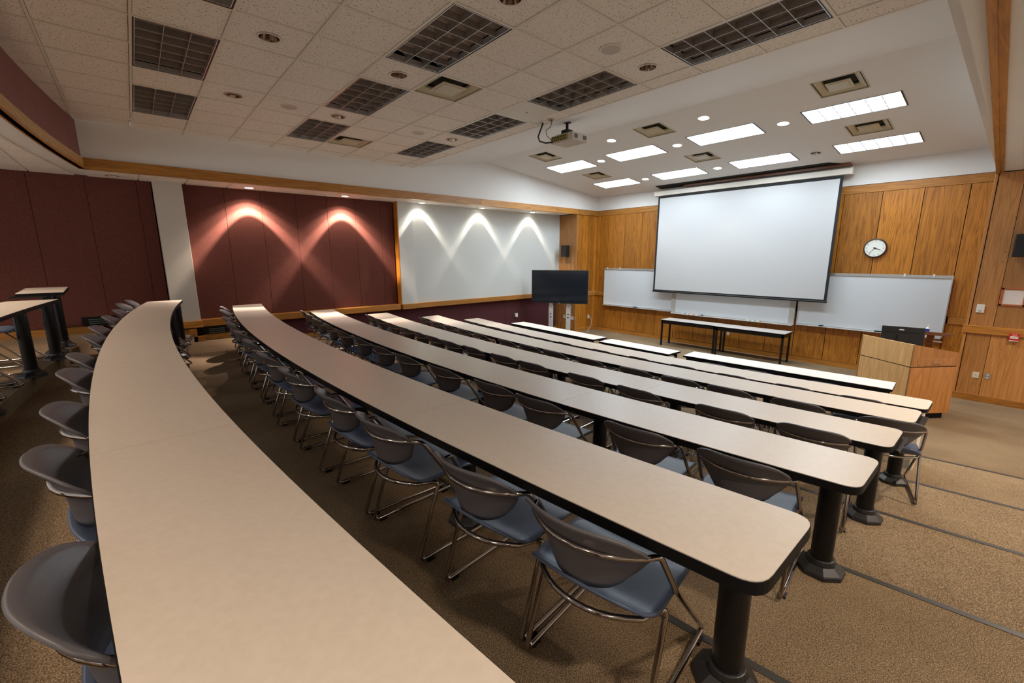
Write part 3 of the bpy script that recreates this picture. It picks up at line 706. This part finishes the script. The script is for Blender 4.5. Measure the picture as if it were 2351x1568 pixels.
# two work tables against the front wall
def work_table(lab, x0, x1, y0, y1):
    t = thing('work_table', lab, 'table', ((x0+x1)/2, (y0+y1)/2, FZ[7]), group='black work tables at the front wall'); hx, hy = (x1-x0)/2, (y1-y0)/2; H = ZT-FZ[7]
    MB().box(-hx, hx, -hy, hy, H-.022, H).build('tabletop', mat('grey_speckle_laminate', (.50, .46, .43), .45) if 'grey_speckle_laminate' not in bpy.data.materials else bpy.data.materials['grey_speckle_laminate'], t, bevel=.003)
    MB().box(-hx-.002, hx+.002, -hy-.002, hy+.002, H-.027, H-.006).build('edge_band', BLK, t)
    mm = MB()
    for a in ((-hx+.02, hx-.02, -hy+.02, -hy+.035), (-hx+.02, hx-.02, hy-.035, hy-.02), (-hx+.02, -hx+.035, -hy+.02, hy-.02), (hx-.035, hx-.02, -hy+.02, hy-.02)): mm.box(a[0], a[1], a[2], a[3], H-.11, H-.027)
    mm.build('apron', BLKM, t)
    for sx_ in (-1, 1):
        for sy_ in (-1, 1): MB().box(sx_*(hx-.04)-.02, sx_*(hx-.04)+.02, sy_*(hy-.04)-.02, sy_*(hy-.04)+.02, 0, H-.027).build('leg', BLKM, t)
work_table('left black-legged work table below the whiteboard', -6.42, -4.865, 11.09, 11.60)
work_table('right black-legged work table below the whiteboard', -4.855, -3.27, 11.03, 11.58)

# ================================================================== CHAIRS
def chair_proto():
    t = thing('sled_chair', '', 'chair')
    g = []
    for i in range(13):
        v = i/12; row = []
        w_ = .212+.036*min(1, v*3.0)**.8 if v < .34 else .248
        w_ *= 1-.10*max(0, (v-.86)/.14)**2
        for j in range(17):
            u = j/8-1; uu = math.copysign(abs(u)**.92, u)
            x = w_*uu
            y = -.222+.475*v
            lip = max(0, 1-v/.30)
            z = .437+.095*lip**1.8*(1-.5*abs(u)**3)-.030*max(0, (v-.78)/.22)**2+.012*u*u
            y += .05*(abs(u)**3)*lip                      # rounded rear edge
            row.append(Vector((x, y, z)))
        g.append(row)
    MB().shell(g, .011).build('seat', SEATM, t, smooth=True)
    g = []
    for i in range(11):
        v = i/10; row = []
        for j in range(19):
            u = j/9-1
            w_ = .155+.073*min(1, v/.62)**.9
            w_ *= 1-.07*max(0, (v-.80)/.20)**2
            x = w_*u
            y = -.232+.088*abs(u)**2.2+.030*(1-v)-.066*max(0, (v-.45)/.55)**1.6
            z = .520+.250*v+.05*abs(u)**5*(1-v)**2-.036*abs(u)**5*v**3+.012*(1-u*u)*v
            row.append(Vector((x, y, z)))
        g.append(row)
    MB().shell(g, .011).build('backrest', BACKM, t, smooth=True)
    r = .0105
    def side(s_):
        return [(s_*.222, -.150, .680), (s_*.244, -.10, .670), (s_*.258, .035, .460), (s_*.250, .43, .012+r), (s_*.250, -.155, .012+r), (s_*.246, -.01, .425), (s_*.205, -.120, .430)]
    band = [(.222*u/10, -.247+.095*abs(u/10)**2.2, .680) for u in range(-9, 10, 2)]
    under = [(.205*u/10, -.205+.085*abs(u/10)**2.2, .432) for u in (8, 6, 4, 2, 0, -2, -4, -6, -8)]
    path = band+fillet(side(1), .035, 4)+under+list(reversed(fillet(side(-1), .035, 4)))
    MB().tube(path, r, 8, closed=True).build('frame', CHROME, t, smooth=True)
    for s_ in (-1, 1):
        for yy in (.37, -.09): MB().box(s_*.255-.012, s_*.255+.012, yy-.022, yy+.022, 0, .014).build('glide', PLB, t)
    return t
CH = chair_proto(); used = [False]
def chair(x, y, z, rz, lab, grp):
    if not used[0]: o = CH; used[0] = True; o.location = (x, y, z); o['label'] = lab
    else: o = dup(CH, (x, y, z), lab)
    o.rotation_euler = (0, 0, rz); o['group'] = grp; o.name = 'sled_chair'
CX = {1: [-8.90, -8.31, -7.37, -6.62, -5.69, -5.07, -4.13, -3.53, -2.69, -2.07, -1.23, -.61],
      2: [-8.53, -7.96, -7.0, -6.39, -5.62, -4.92, -4.14, -3.43, -2.67, -2.09, -1.39, -.855],
      3: [-8.75, -8.15, -7.5, -6.8, -6.15, -5.45, -4.77, -4.16, -3.45, -2.74, -2.21, -1.42, -.83],
      4: [-8.7, -8.1, -7.4, -6.75, -6.2, -5.7, -5.20, -4.66, -4.03, -3.52, -2.77, -2.15, -1.41, -.82],
      5: [-8.7, -8.05, -7.4, -6.8, -6.18, -5.43, -4.87, -4.32, -3.68, -2.96, -2.39, -1.85, -1.22, -.57],
      6: [-8.66, -7.99, -7.4, -6.83, -6.3, -5.77, -5.2, -4.4, -3.67, -2.98, -2.32, -1.61, -.97]}
EAR = {1: -.332, 2: .80, 3: 2.07, 4: 3.31, 5: 4.54, 6: 5.79}
RN = {1: 'nearest', 2: 'second', 3: 'third', 4: 'fourth', 5: 'fifth', 6: 'sixth'}
for r in CX:
    L = sorted(CX[r], reverse=True)
    for i, x in enumerate(L):
        y = EAR[r]+cv(x)+.20+random.uniform(-.012, .012)-(.09 if r == 1 and x < -7.5 else 0)
        rz = 2*A_*(x-X0)+random.uniform(-.05, .05)+(.14 if (r, i) == (5, 0) else 0)
        chair(x, y, FZ[r], rz, f'blue-grey sled chair, {ORD[i+1]} from the aisle end behind the {RN[r]} curved table', f'chairs behind the {RN[r]} curved table')
for i, x in enumerate((-6.1, -6.75, -7.75)):
    chair(x, -1.45+(0 if i else .02), FZ[0], -.08, f'blue-grey sled chair pulled back behind the rear row table, {["nearest", "middle", "farthest"][i]} of three', 'chairs behind the rear row table')
for x, y, rz, nm in ((-8.2, 7.22, -.06, 'leftmost behind the left front-row table'), (-7.5, 7.18, -.06, 'middle one behind the left front-row table'), (-6.86, 7.15, -.06, 'right one behind the left front-row table'), (-4.35, 7.02, 0, 'behind the short middle front-row table'),
        (-3.03, 7.2, .06, 'left one behind the right front-row table'), (-2.4, 7.24, .06, 'middle one behind the right front-row table'), (-1.55, 7.28, .06, 'right one behind the right front-row table')):
    chair(x, y, FZ[7], rz, f'blue-grey sled chair, {nm}', 'chairs behind the front row tables')

# ================================================================== FRONT WALL OBJECTS
# projection screen
t = thing('projection_screen', 'large white pull-down projection screen with black border', 'projection screen', (-4.86, 11.62, -1.02))
X_0, X_1 = -7.035+4.86, -2.705+4.86; z1 = 1.67+1.02
MB().box(X_0+.055, X_1-.055, -.004, 0, .05, z1-.06).build('fabric', SCR, t)
mm = MB()
for a in ((X_0, X_0+.06, .0, z1), (X_1-.06, X_1, .0, z1), (X_0, X_1, 0, .055), (X_0, X_1, z1-.065, z1)): mm.box(a[0], a[1], -.0035 if a[1]-a[0] < 1 else -.003, .004, a[2], a[3])
for v in range(0): pass
mm.build('black_border', SCB, t)
M = Matrix.Translation((0, 0, .0))@Matrix.Rotation(math.pi/2, 4, 'Y'); mm = MB(); mm.cyl((0, 0), .022, .022, X_0-.01, X_1+.01, 14, M=M); mm.build('weight_bar', BLKM, t, smooth=2)
t = thing('screen_case', 'long cream screen housing hung under the ceiling slot', 'screen case', (-4.86, 11.66, 1.66))
MB().box(-2.29, 2.29, -.07, .10, .02, .145).build('case', BEIGE, t, bevel=.008)
for s_ in (-1, 1): MB().box(s_*2.29-.015, s_*2.29+.015, -.075, .105, .012, .15).build('end_cap', BEIGE, t, bevel=.004)
mm = MB(); ya, yb = 11.42, 11.84
mm.add([(-7.05, ya, zfront(ya)-.002), (-2.95, ya, zfront(ya)-.002), (-2.62, yb, zfront(yb)-.002), (-7.1, yb, zfront(yb)-.002)], [(3, 2, 1, 0)]); mm.build('screen_slot', DARKV, ceil)
mm = MB(); mm.box(-6.3, -2.62, 11.62, 11.80, 1.86, 1.905); mm.build('slot_timber', W_D, ceil)
# whiteboards
def board(lab, x0, x1, z0, z1, y, fr, clips=(), name='whiteboard'):
    t = thing(name, lab, 'whiteboard', ((x0+x1)/2, y, z0)); h = z1-z0; hx = (x1-x0)/2
    MB().box(-hx+fr*.5, hx-fr*.5, -.004, .02, .01, h-.01).build('writing_surface', WB, t)
    mm = MB()
    for a in ((-hx, -hx+fr, 0, h), (hx-fr, hx, 0, h), (-hx+fr, hx-fr, 0, .03), (-hx+fr, hx-fr, h-.03, h)): mm.box(a[0], a[1], -.018, .03, a[2], a[3])
    mm.build('frame', ALU if fr < .05 else WFR, t, bevel=.003)
    MB().box(-hx+.02, hx-.02, -.085, -.018, -.012, .004).build('marker_tray', ALU if fr < .05 else WFR, t, bevel=.004)
    MB().box(-hx, hx, -.022, -.018, h-.005, h+.028).build('map_rail', ALU, t)
    for c in clips: MB().box(c-(x0+x1)/2-.015, c-(x0+x1)/2+.015, -.035, -.018, h-.01, h+.05).build('clip', PLW, t)
    return t
board('left wall-mounted whiteboard, partly hidden by the screen', -9.0, -6.50, -1.60, -.41, 11.83, .02, (-8.86, -8.38))
board('middle sliding whiteboard in a wide grey frame under the screen', -6.50, -3.335, -1.635, -.41, 11.79, .12)
board('right wall-mounted whiteboard beside the clock wall', -3.30, -.785, -1.60, -.41, 11.83, .022, (-1.49, -1.06))
def marker(x, y, z, mt, lab, L=.12):
    t = thing('marker_pen', lab, 'marker', (x, y, z)); M = Matrix.Rotation(math.pi/2, 4, 'Y')
    MB().cyl((0, 0), .009, .009, -L/2, L/2*.45, 10, M=M).build('barrel', PLW, t, smooth=2); MB().cyl((0, 0), .0095, .0095, L/2*.45, L/2, 10, M=M).build('cap', mt, t, smooth=2)
yt = 11.79-.055; zt = -1.635+.0135
for x, mt, lab in ((-6.08, BLKM, 'black marker at the left of the middle board tray'), (-5.96, REDM, 'red marker left of centre in the board tray'), (-5.84, REDM, 'second red marker in the board tray, beside the first'), (-5.68, MET_D, 'grey-capped marker near the dark eraser in the tray'),
        (-4.33, GREENP, 'green marker at the right group in the tray'), (-4.22, GREENP, 'second green marker in the right tray group'), (-4.10, REDM, 'red marker in the right tray group')): marker(x, yt, zt, mt, lab)
def eraser(x, y, z, lab, L=.10):
    t = thing('eraser', lab, 'eraser', (x, y, z)); MB().box(-L/2, L/2, -.022, .022, 0, .012).build('felt', mat('grey_felt', (.10, .10, .10), .9) if 'grey_felt' not in bpy.data.materials else bpy.data.materials['grey_felt'], t); MB().box(-L/2, L/2, -.022, .022, .012, .03).build('handle', PLB, t, bevel=.004)
eraser(-5.55, yt, zt-.008, 'small dark eraser in the middle board tray', .06); eraser(-7.72, 11.775, -1.596, 'dark eraser in the left board tray', .14); eraser(-1.75, 11.775, -1.596, 'dark eraser in the right board tray near the lectern', .14); eraser(-2.78, 11.775, -1.596, 'small eraser at the left of the right board tray', .08)
# clock
def text_mesh(body, size, name, mt, parent, M, ext=.0008):
    cu = bpy.data.curves.new(name, 'FONT'); cu.body = body; cu.size = size; cu.align_x = 'CENTER'; cu.align_y = 'CENTER'; cu.extrude = ext
    ob = bpy.data.objects.new(name, cu); COL.objects.link(ob); dg = bpy.context.evaluated_depsgraph_get(); me = bpy.data.meshes.new_from_object(ob.evaluated_get(dg)); bpy.data.objects.remove(ob)
    me.transform(M); me.materials.clear(); me.materials.append(mt); o = bpy.data.objects.new(name, me); COL.objects.link(o); o.parent = parent; return o
t = thing('wall_clock', 'round white-faced wall clock with dark rim on the oak panels', 'clock', (-2.035, 11.88, .152))
RX = Matrix.Rotation(math.pi/2, 4, 'X')
mm = MB(); seg = 40; vs = []
for rr_, zz_ in ((.195, 0), (.200, .03), (.190, .062), (.176, .066), (.172, .058)): vs += [RX@Vector((rr_*math.cos(2*math.pi*i/seg), rr_*math.sin(2*math.pi*i/seg), zz_)) for i in range(seg)]
mm.add(vs, [(q*seg+i, q*seg+(i+1) % seg, (q+1)*seg+(i+1) % seg, (q+1)*seg+i) for q in range(4) for i in range(seg)]); mm.build('bezel', CLKR, t, smooth=True)
mm = MB(); mm.cyl((0, 0), .176, .176, .050, .056, 40, M=RX); mm.build('dial', CLKF, t)
DIGIT = mat('clock_print', (.16, .15, .15), .6)
for hnum in range(1, 13):
    a = math.pi/2-hnum*math.pi/6; text_mesh(str(hnum), .040, 'numeral', DIGIT, t, Matrix.Translation((.142*math.cos(a), -.0575, .142*math.sin(a)))@RX)
def hand(ang, L, wd, d, tail=.03):
    a = math.radians(90-ang); M = Matrix.Translation((0, -d, 0))@RX@Matrix.Rotation(a, 4, 'Z'); mm = MB(); mm.prism([(-tail, -wd*.8), (L, -wd*.35), (L, wd*.35), (-tail, wd*.8)], 0, .002, M=M); mm.build('clock_hand', BLKM, t)
hand(111, .10, .010, .060); hand(222, .155, .004, .063, .02); mm = MB(); mm.cyl((0, 0), .014, .012, .060, .070, 14, M=RX); mm.build('hub', BLKM, t)
# television on a twin-post stand
t = thing('television', 'large black flat television on a twin-post white stand', 'television', (-8.9, 9.55, FZ[7]), .527)
zc = -.90-FZ[7]; hw, hh = .858, .492
MB().box(-hw, hw, -.02, .04, zc-hh, zc+hh).build('housing', PLB, t, bevel=.008)
MB().box(-hw+.018, hw-.018, -.0225, -.020, zc-hh+.03, zc+hh-.018).build('screen', TVS, t)
MB().box(-.02, .02, -.024, -.019, zc-hh+.004, zc-hh+.016).build('badge', ALU, t)
t2 = thing('television_stand', 'white twin-post stand carrying the black television', 'stand', (-8.9, 9.55, FZ[7]), .527)
POSTW = mat('stand_grey_enamel', (.55, .56, .57), .4)
for px in (-.27, .27):
    MB().box(px-.065, px+.065, .05, .12, .05, zc-hh-.07).build('post', POSTW, t2, bevel=.006)
    MB().box(px-.05, px+.05, .042, .11, zc-hh-.07, zc+.1).build('bracket', ALU, t2, bevel=.004)
    for zz_ in (zc-hh-.33, zc-hh-.43):
        mm = MB(); mm.cyl((px, zz_), .02, .02, 0, .006, 14, M=Matrix.Translation((0, .05, 0))@RX); mm.build('knob', CAST, t2)
    MB().box(px-.05, px+.05, -.30, .42, .02, .06).build('foot', POSTW, t2, bevel=.006)
    for yy in (-.26, .38): MB().cyl((px, yy), .025, .025, 0, .02, 12).build('caster', PLB, t2)
MB().box(-.27, .27, .06, .10, .25, .31).build('crossbar', POSTW, t2)
# wall speakers
def speaker(lab, x, y, z, hw_, hh_, tilt, par=None):
    t = thing('wall_speaker', lab, 'speaker', (x, y, z))
    MB().box(-hw_, hw_, -.08, .10, -hh_, hh_).build('cabinet', PLB, t, bevel=.015)
    MB().box(-hw_+.012, hw_-.012, -.088, -.078, -hh_+.012, hh_-.012).build('grille', mat('black_speaker_cloth', (.015, .016, .018), .8) if 'black_speaker_cloth' not in bpy.data.materials else bpy.data.materials['black_speaker_cloth'], t, bevel=.004)
    MB().box(-.03, .03, .10, .15, -.05, .05).build('bracket', BLKM, t)
speaker('small black speaker mounted on the left oak return', -9.78, 10.72, .165, .105, .185, 0)
speaker('black speaker on the right oak return, cut by the picture edge', .03, 10.68, .15, .135, .18, 0)
# outlets and plates
def plate(name, lab, cat, x, y, z, w_, h_, mt, face='y', kind='outlet', th=.008):
    t = thing(name, lab, cat, (x, y, z), 0 if face == 'y' else math.pi/2)
    MB().box(-w_/2, w_/2, -th, 0, -h_/2, h_/2).build('cover_plate', mt, t, bevel=.002)
    if kind == 'outlet':
        for s_ in (-1, 1):
            mm = MB(); mm.cyl((0, s_*h_*.23), h_*.15, h_*.15, th, th+.002, 14, M=RX); mm.build('socket', PLI if mt is not PLI else PLW, t)
            mm = MB(); mm.box(-.011, -.008, -th-.003, -th-.0015, s_*h_*.23-.006, s_*h_*.23+.006); mm.box(.008, .011, -th-.003, -th-.0015, s_*h_*.23-.006, s_*h_*.23+.006); mm.build('slot', BLKM, t)
    elif kind == 'blank':
        mm = MB(); mm.cyl((0, 0), .008, .008, th, th+.003, 10, M=RX); mm.build('screw', ALU, t)
    return t
plate('wall_outlet', 'ivory blank wall plate with a centre screw', 'wall plate', -.222, YA-.02, -2.04, .08, .105, PLI, kind='blank')
plate('wall_outlet', 'brown-plated double outlet on the right oak return', 'outlet', -.082, YA-.02, -2.036, .078, .105, GRYP)
plate('wall_outlet', 'ivory outlet behind the television stand, left of its right post', 'outlet', -9.86, YA, -2.01, .09, .115, PLI)
plate('wall_outlet', 'wide four-gang white outlet behind the television stand', 'outlet', -9.47, YA, -2.03, .20, .12, PLW)
plate('wall_outlet', 'white outlet under the work tables', 'outlet', -4.86, YF-.02, -2.04, .07, .11, PLI)
plate('wall_outlet', 'white outlet with a cord plugged in near the front left corner', 'outlet', XL+.002, 11.55, -2.03, .08, .12, PLW, 'x')
t = tag(MB().tube([(XL+.02, 11.56, -2.03), (XL+.05, 11.60, -2.04), (XL+.07, 11.64, -2.15), (XL+.08, 11.62, -2.32), (XL+.08, 11.52, -2.44), (XL+.12, 11.42, -2.485), (XL+.22, 11.30, -2.492), (XL+.3, 11.1, -2.492)], .006, 6).build('power_cord', CORDW, smooth=True), 'thin white power cord hanging from the outlet to the floor', 'cord')
t = tag(MB().tube([(-9.98, YA-.02, -2.2), (-9.99, YA-.05, -2.3), (-9.96, YA-.06, -2.42), (-9.9, YA-.12, -2.49), (-9.7, YA-.3, -2.493)], .006, 6).build('power_cord', CORDB, smooth=True), 'thin black power cord below the ivory outlet behind the television', 'cord')
t = thing('wall_box', 'small white junction box on the plum wainscot beyond the tables', 'junction box', (XM+.01, 9.0, -1.83)); MB().box(0, .06, -.05, .05, -.06, .06).build('cover', PLW, t, bevel=.004)
# thermostat, notice, pull station
t = thing('thermostat', 'white square thermostat with small green display', 'thermostat', (-.327, YA-.02, -.89)); MB().box(-.048, .048, -.028, 0, -.068, .068).build('body', PLW, t, bevel=.006)
MB().box(-.018, .02, -.030, -.027, -.044, -.034).build('display', mat('olive_display', (.10, .13, .02), .3), t)
t = thing('framed_notice', 'printed notice in a reddish timber frame on the right oak return', 'picture frame', (.01, YA-.02, -.675))
MB().box(-.115, .115, -.010, -.004, -.12, .12).build('paper', PAPER, t)
mm = MB()
for a in ((-.145, -.112, -.15, .15), (.112, .145, -.15, .15), (-.145, .145, -.15, -.118), (-.145, .145, .118, .15)): mm.box(a[0], a[1], -.022, 0, a[2], a[3])
mm.build('frame', wood('cherry_frame', 0, (.42, .12, .035), (.30, .08, .02)), t, bevel=.004)
t = thing('fire_alarm_pull', 'red fire alarm pull station just below the chair rail', 'fire alarm', (.115, YA-.055, -1.325)); MB().box(-.055, .055, -.03, .03, -.068, .068).build('body', REDP, t, bevel=.006)
MB().box(-.045, .045, -.036, -.028, -.02, .018).build('pull_bar', PLW, t, bevel=.003); text_mesh('FIRE', .030, 'lettering', PLW, t, Matrix.Translation((0, -.031, .040))@RX); text_mesh('PULL DOWN', .014, 'lettering', REDP, t, Matrix.Translation((0, -.0365, 0))@RX)
MB().box(-.05, .05, -.032, -.029, -.062, -.05).build('lower_stripe', PLW, t)
for q, (x, z) in enumerate(((-.149, .597), (-.155, .429), (-.182, .055), (-.186, -.109))):
    mm = MB(); mm.cyl((x, z), .007, .007, 0, .002, 10, M=Matrix.Translation((0, YA-.02, 0))@RX); mm.build('screw_hole', DARKV, rr)
# louvred wall heaters low on the left wall
def heater(lab, y0, y1, z0, z1, x):
    t = thing('wall_vent', lab, 'wall vent', (x, (y0+y1)/2, z0)); h = z1-z0; hy = (y1-y0)/2
    MB().box(-.01, .018, -hy, hy, 0, h).build('housing', BLKM, t, bevel=.004)
    for k in range(3): MB().box(.016, .024, -hy*.62, hy*.62, h*(.28+.2*k), h*(.28+.2*k)+.012).build('slat', MET_D, t)
heater('black louvred wall vent low on the rear maroon wall', -.80, -.36, -1.17, -1.0, XM+.002); heater('black louvred wall vent under the chair rail by the cream column', .87, 1.29, -1.53, -1.335, XM+.012)

# ================================================================== LECTERN
P0, P1, P2 = Vector((-.846, 8.653, 0)), Vector((-.381, 9.277, 0)), Vector((-1.562, 9.166, 0))
ang = math.atan2(P0.y-P2.y, P0.x-P2.x)      # front face direction
t = thing('lectern', 'large maple lectern with drawer and black base', 'lectern', (P0.x, P0.y, FZ[7]), ang)
Lw, Ld = (P0-P2).length, (P1-P0).length     # local: x from -Lw..0, y from 0..Ld
zb, zl, zt_, zr = .10, .845, 1.192, 1.05
def side_poly(x, th, z0, za, zb_, mt, nm):
    mm = MB(); vs = [(x, 0, z0), (x, Ld, z0), (x, Ld, zb_), (x, 0, za)]; vs += [(p[0]-th, p[1], p[2]) for p in vs]
    mm.add(vs, [(0, 1, 2, 3), (7, 6, 5, 4), (0, 4, 5, 1), (1, 5, 6, 2), (2, 6, 7, 3), (3, 7, 4, 0)]); return mm.build(nm, mt, t, bevel=.002)
MB().box(-Lw, 0, 0, .02, zb, zl-.008).build('front_panel', W_L, t, bevel=.002); MB().box(-Lw, 0, 0, .02, zl+.004, zt_).build('upper_front_panel', W_L, t, bevel=.002)
side_poly(0, .02, zb, zl-.008, zl-.008, W_LS, 'side_panel'); side_poly(0, .02, zl+.004, zt_, zr, W_LS, 'upper_side_panel')
side_poly(-Lw+.02, .02, zb, zl-.008, zl-.008, W_LS, 'side_panel'); side_poly(-Lw+.02, .02, zl+.004, zt_, zr, W_LS, 'upper_side_panel')
MB().box(-Lw+.006, -.006, .006, Ld-.01, zl-.01, zl+.006).build('reveal_strip', BLK, t)
MB().box(-Lw+.05, -.05, .05, Ld-.04, 0, zb).build('plinth', BLK, t)
MB().box(-Lw+.02, -.02, .02, Ld-.02, zb, zb+.02).build('bottom_board', W_L, t)
MB().box(-Lw+.02, -.02, .02, Ld-.02, zr-.10, zr-.08).build('desk_surface', W_D, t)
MB().box(-Lw+.02, -.02, Ld-.02, Ld, zb, zr-.08).build('back_panel', W_L, t)
dr = MB().box(-.001, .004, .10, Ld-.05, zl+.02, zl+.135).build('drawer', W_LS, t, bevel=.0015)
mm = MB(); mm.tube(fillet([(.004, .34, zl+.078), (.028, .34, zl+.078), (.028, .46, zl+.078), (.004, .46, zl+.078)], .008), .0045, 8); mm.build('handle', ALU, dr, smooth=True)
# monitor on it
t = thing('monitor', 'black computer monitor seen from behind on the lectern', 'monitor', (-1.055, 9.10, FZ[7]+zr-.08), .20)
MT = Matrix.Translation((0, 0, .265))@Matrix.Rotation(-.17, 4, 'X')@Matrix.Scale(1.15, 4)
mm = MB(); mm.box(-.225, .225, -.02, .012, -.145, .135, M=MT); mm.build('housing', PLB, t, bevel=.008)
mm = MB(); mm.box(-.215, .215, .012, .014, -.135, .125, M=MT); mm.build('screen', TVS, t)
mm = MB(); mm.box(-.04, .01, -.0225, -.019, .085, .100, M=MT); mm.build('badge', PLW, t)
mm = MB(); mm.box(-.19, .20, -.026, -.018, .062, .068, M=MT); mm.build('back_ridge', PLB, t)
mm = MB(); mm.box(-.05, .05, -.045, -.02, -.12, .02, M=MT); mm.build('neck', PLB, t, bevel=.005); MB().box(-.10, .10, -.09, .09, 0, .014).build('base', PLB, t, bevel=.005)
# second stand behind, with spray bottle
t = thing('reading_stand', 'dark walnut reading stand behind the lectern', 'stand', (-.80, 9.9, FZ[7]), .0)
mm = MB(); MT = Matrix.Translation((0, 0, 1.235))@Matrix.Rotation(-.10, 4, 'X'); mm.box(-.42, .26, -.19, .19, -.012, .012, M=MT); mm.build('top', W_D, t, bevel=.004)
mm = MB(); mm.box(-.42, .26, -.205, -.19, -.035, .02, M=MT); mm.build('front_rail', W_D, t, bevel=.004)
MB().box(-.04, .05, -.05, .05, .04, 1.21).build('column', W_D, t, bevel=.004); MB().box(-.22, .22, -.2, .2, 0, .04).build('base', W_D, t, bevel=.006)
mm = MB(); mm.box(.06, .16, -.23, -.19, 1.12, 1.14); mm.build('clip_bar', ALU, t)
t = thing('spray_bottle', 'small blue and white bottle standing on the reading stand', 'bottle', (-.845, 9.86, FZ[7]+1.25))
MB().cyl((0, 0), .028, .028, 0, .055, 16).build('body', BLUEP, t, smooth=2); mm = MB(); mm.cyl((0, 0), .028, .012, .055, .08, 16); mm.cyl((0, 0), .010, .010, .08, .115, 10); mm.box(-.012, .025, -.008, .008, .10, .12); mm.build('nozzle', PLW, t, smooth=2)

# ================================================================== PROJECTOR
t = thing('projector', 'beige ceiling projector with yellow port panel', 'projector', (-4.93, 5.28, 1.748))
MB().box(-.235, .215, 0, .36, 0, .115).build('shell', PROJ, t, bevel=.012)
MB().box(-.225, .12, -.006, .004, .02, .10).build('port_panel', PROJY, t)
for i in range(7): MB().box(-.21+i*.045, -.185+i*.045, -.009, -.005, .03+(i % 2)*.012, .045+(i % 2)*.012).build('port', BLKM, t)
for i in range(9): MB().box(-.20+i*.034, -.185+i*.034, -.009, -.005, .068, .092).build('vent_slot', BLKM, t)
for y0, y1 in ((.05, .12), (.25, .33)):
    g = MB().box(.213, .219, y0, y1, .03, .09).build('side_grille', mat('brown_grille', (.14, .09, .06), .6) if 'brown_grille' not in bpy.data.materials else bpy.data.materials['brown_grille'], t)
M = Matrix.Translation((-.12, .36, .06))@Matrix.Rotation(-math.pi/2, 4, 'X'); mm = MB(); mm.cyl((0, 0), .04, .036, 0, .03, 20, M=M); mm.build('lens', TVS, t, smooth=2)
MB().box(-.17, .10, .05, .28, .115, .135).build('mount_plate', BLKM, t, bevel=.004)
zc_ = zfront(5.44)-1.748
MB().box(-.10, .03, .09, .22, .135, .20).build('mount_head', BLKM, t, bevel=.006); MB().cyl((-.035, .155), .022, .022, .20, zc_, 14).build('mount_pole', BLKM, t, smooth=2)
mm = MB(); mm.cyl((-.035, .155), .06, .06, zc_-.012, zc_-.003, 16); mm.build('ceiling_flange', BLKM, t)
c0 = Vector((-4.93, 5.28, 1.748))
tag(MB().tube([(-5.05, 4.985, ZC-.012), (-5.09, 4.99, 1.93), (-5.22, 5.05, 1.84), (-5.26, 5.12, 1.79), (-5.20, 5.20, 1.765), (-5.12, 5.27, 1.775)], .012, 8).build('projector_cable', CORDB, smooth=True), 'thick black cable looping from the ceiling to the projector', 'cable')
tag(MB().tube([(-4.87, 4.985, ZC-.012), (-4.87, 4.99, 1.95), (-4.93, 5.02, 1.91), (-5.05, 5.05, 1.90), (-5.10, 5.12, 1.84), (-5.13, 5.26, 1.80)], .005, 6).build('projector_cable', CORDB, smooth=True), 'thin black cable looping between ceiling plates and projector', 'cable')
t = thing('cable_plate', 'round cable grommet plate in the ceiling edge by the projector', 'cable plate', (-4.87, 4.97, ZC-.002)); MB().cyl((0, 0), .055, .055, -.006, 0, 20).build('plate', VENTM, t); MB().cyl((0, 0), .03, .03, -.009, -.005, 16).build('opening', BLKM, t)
t = thing('cable_plate', 'rectangular cable plate in the ceiling edge left of the grommet', 'cable plate', (-5.06, 4.97, ZC-.002)); MB().box(-.07, .07, -.03, .03, -.006, 0).build('plate', PLW, t); MB().box(-.03, .03, -.012, .012, -.009, -.005).build('opening', BLKM, t)
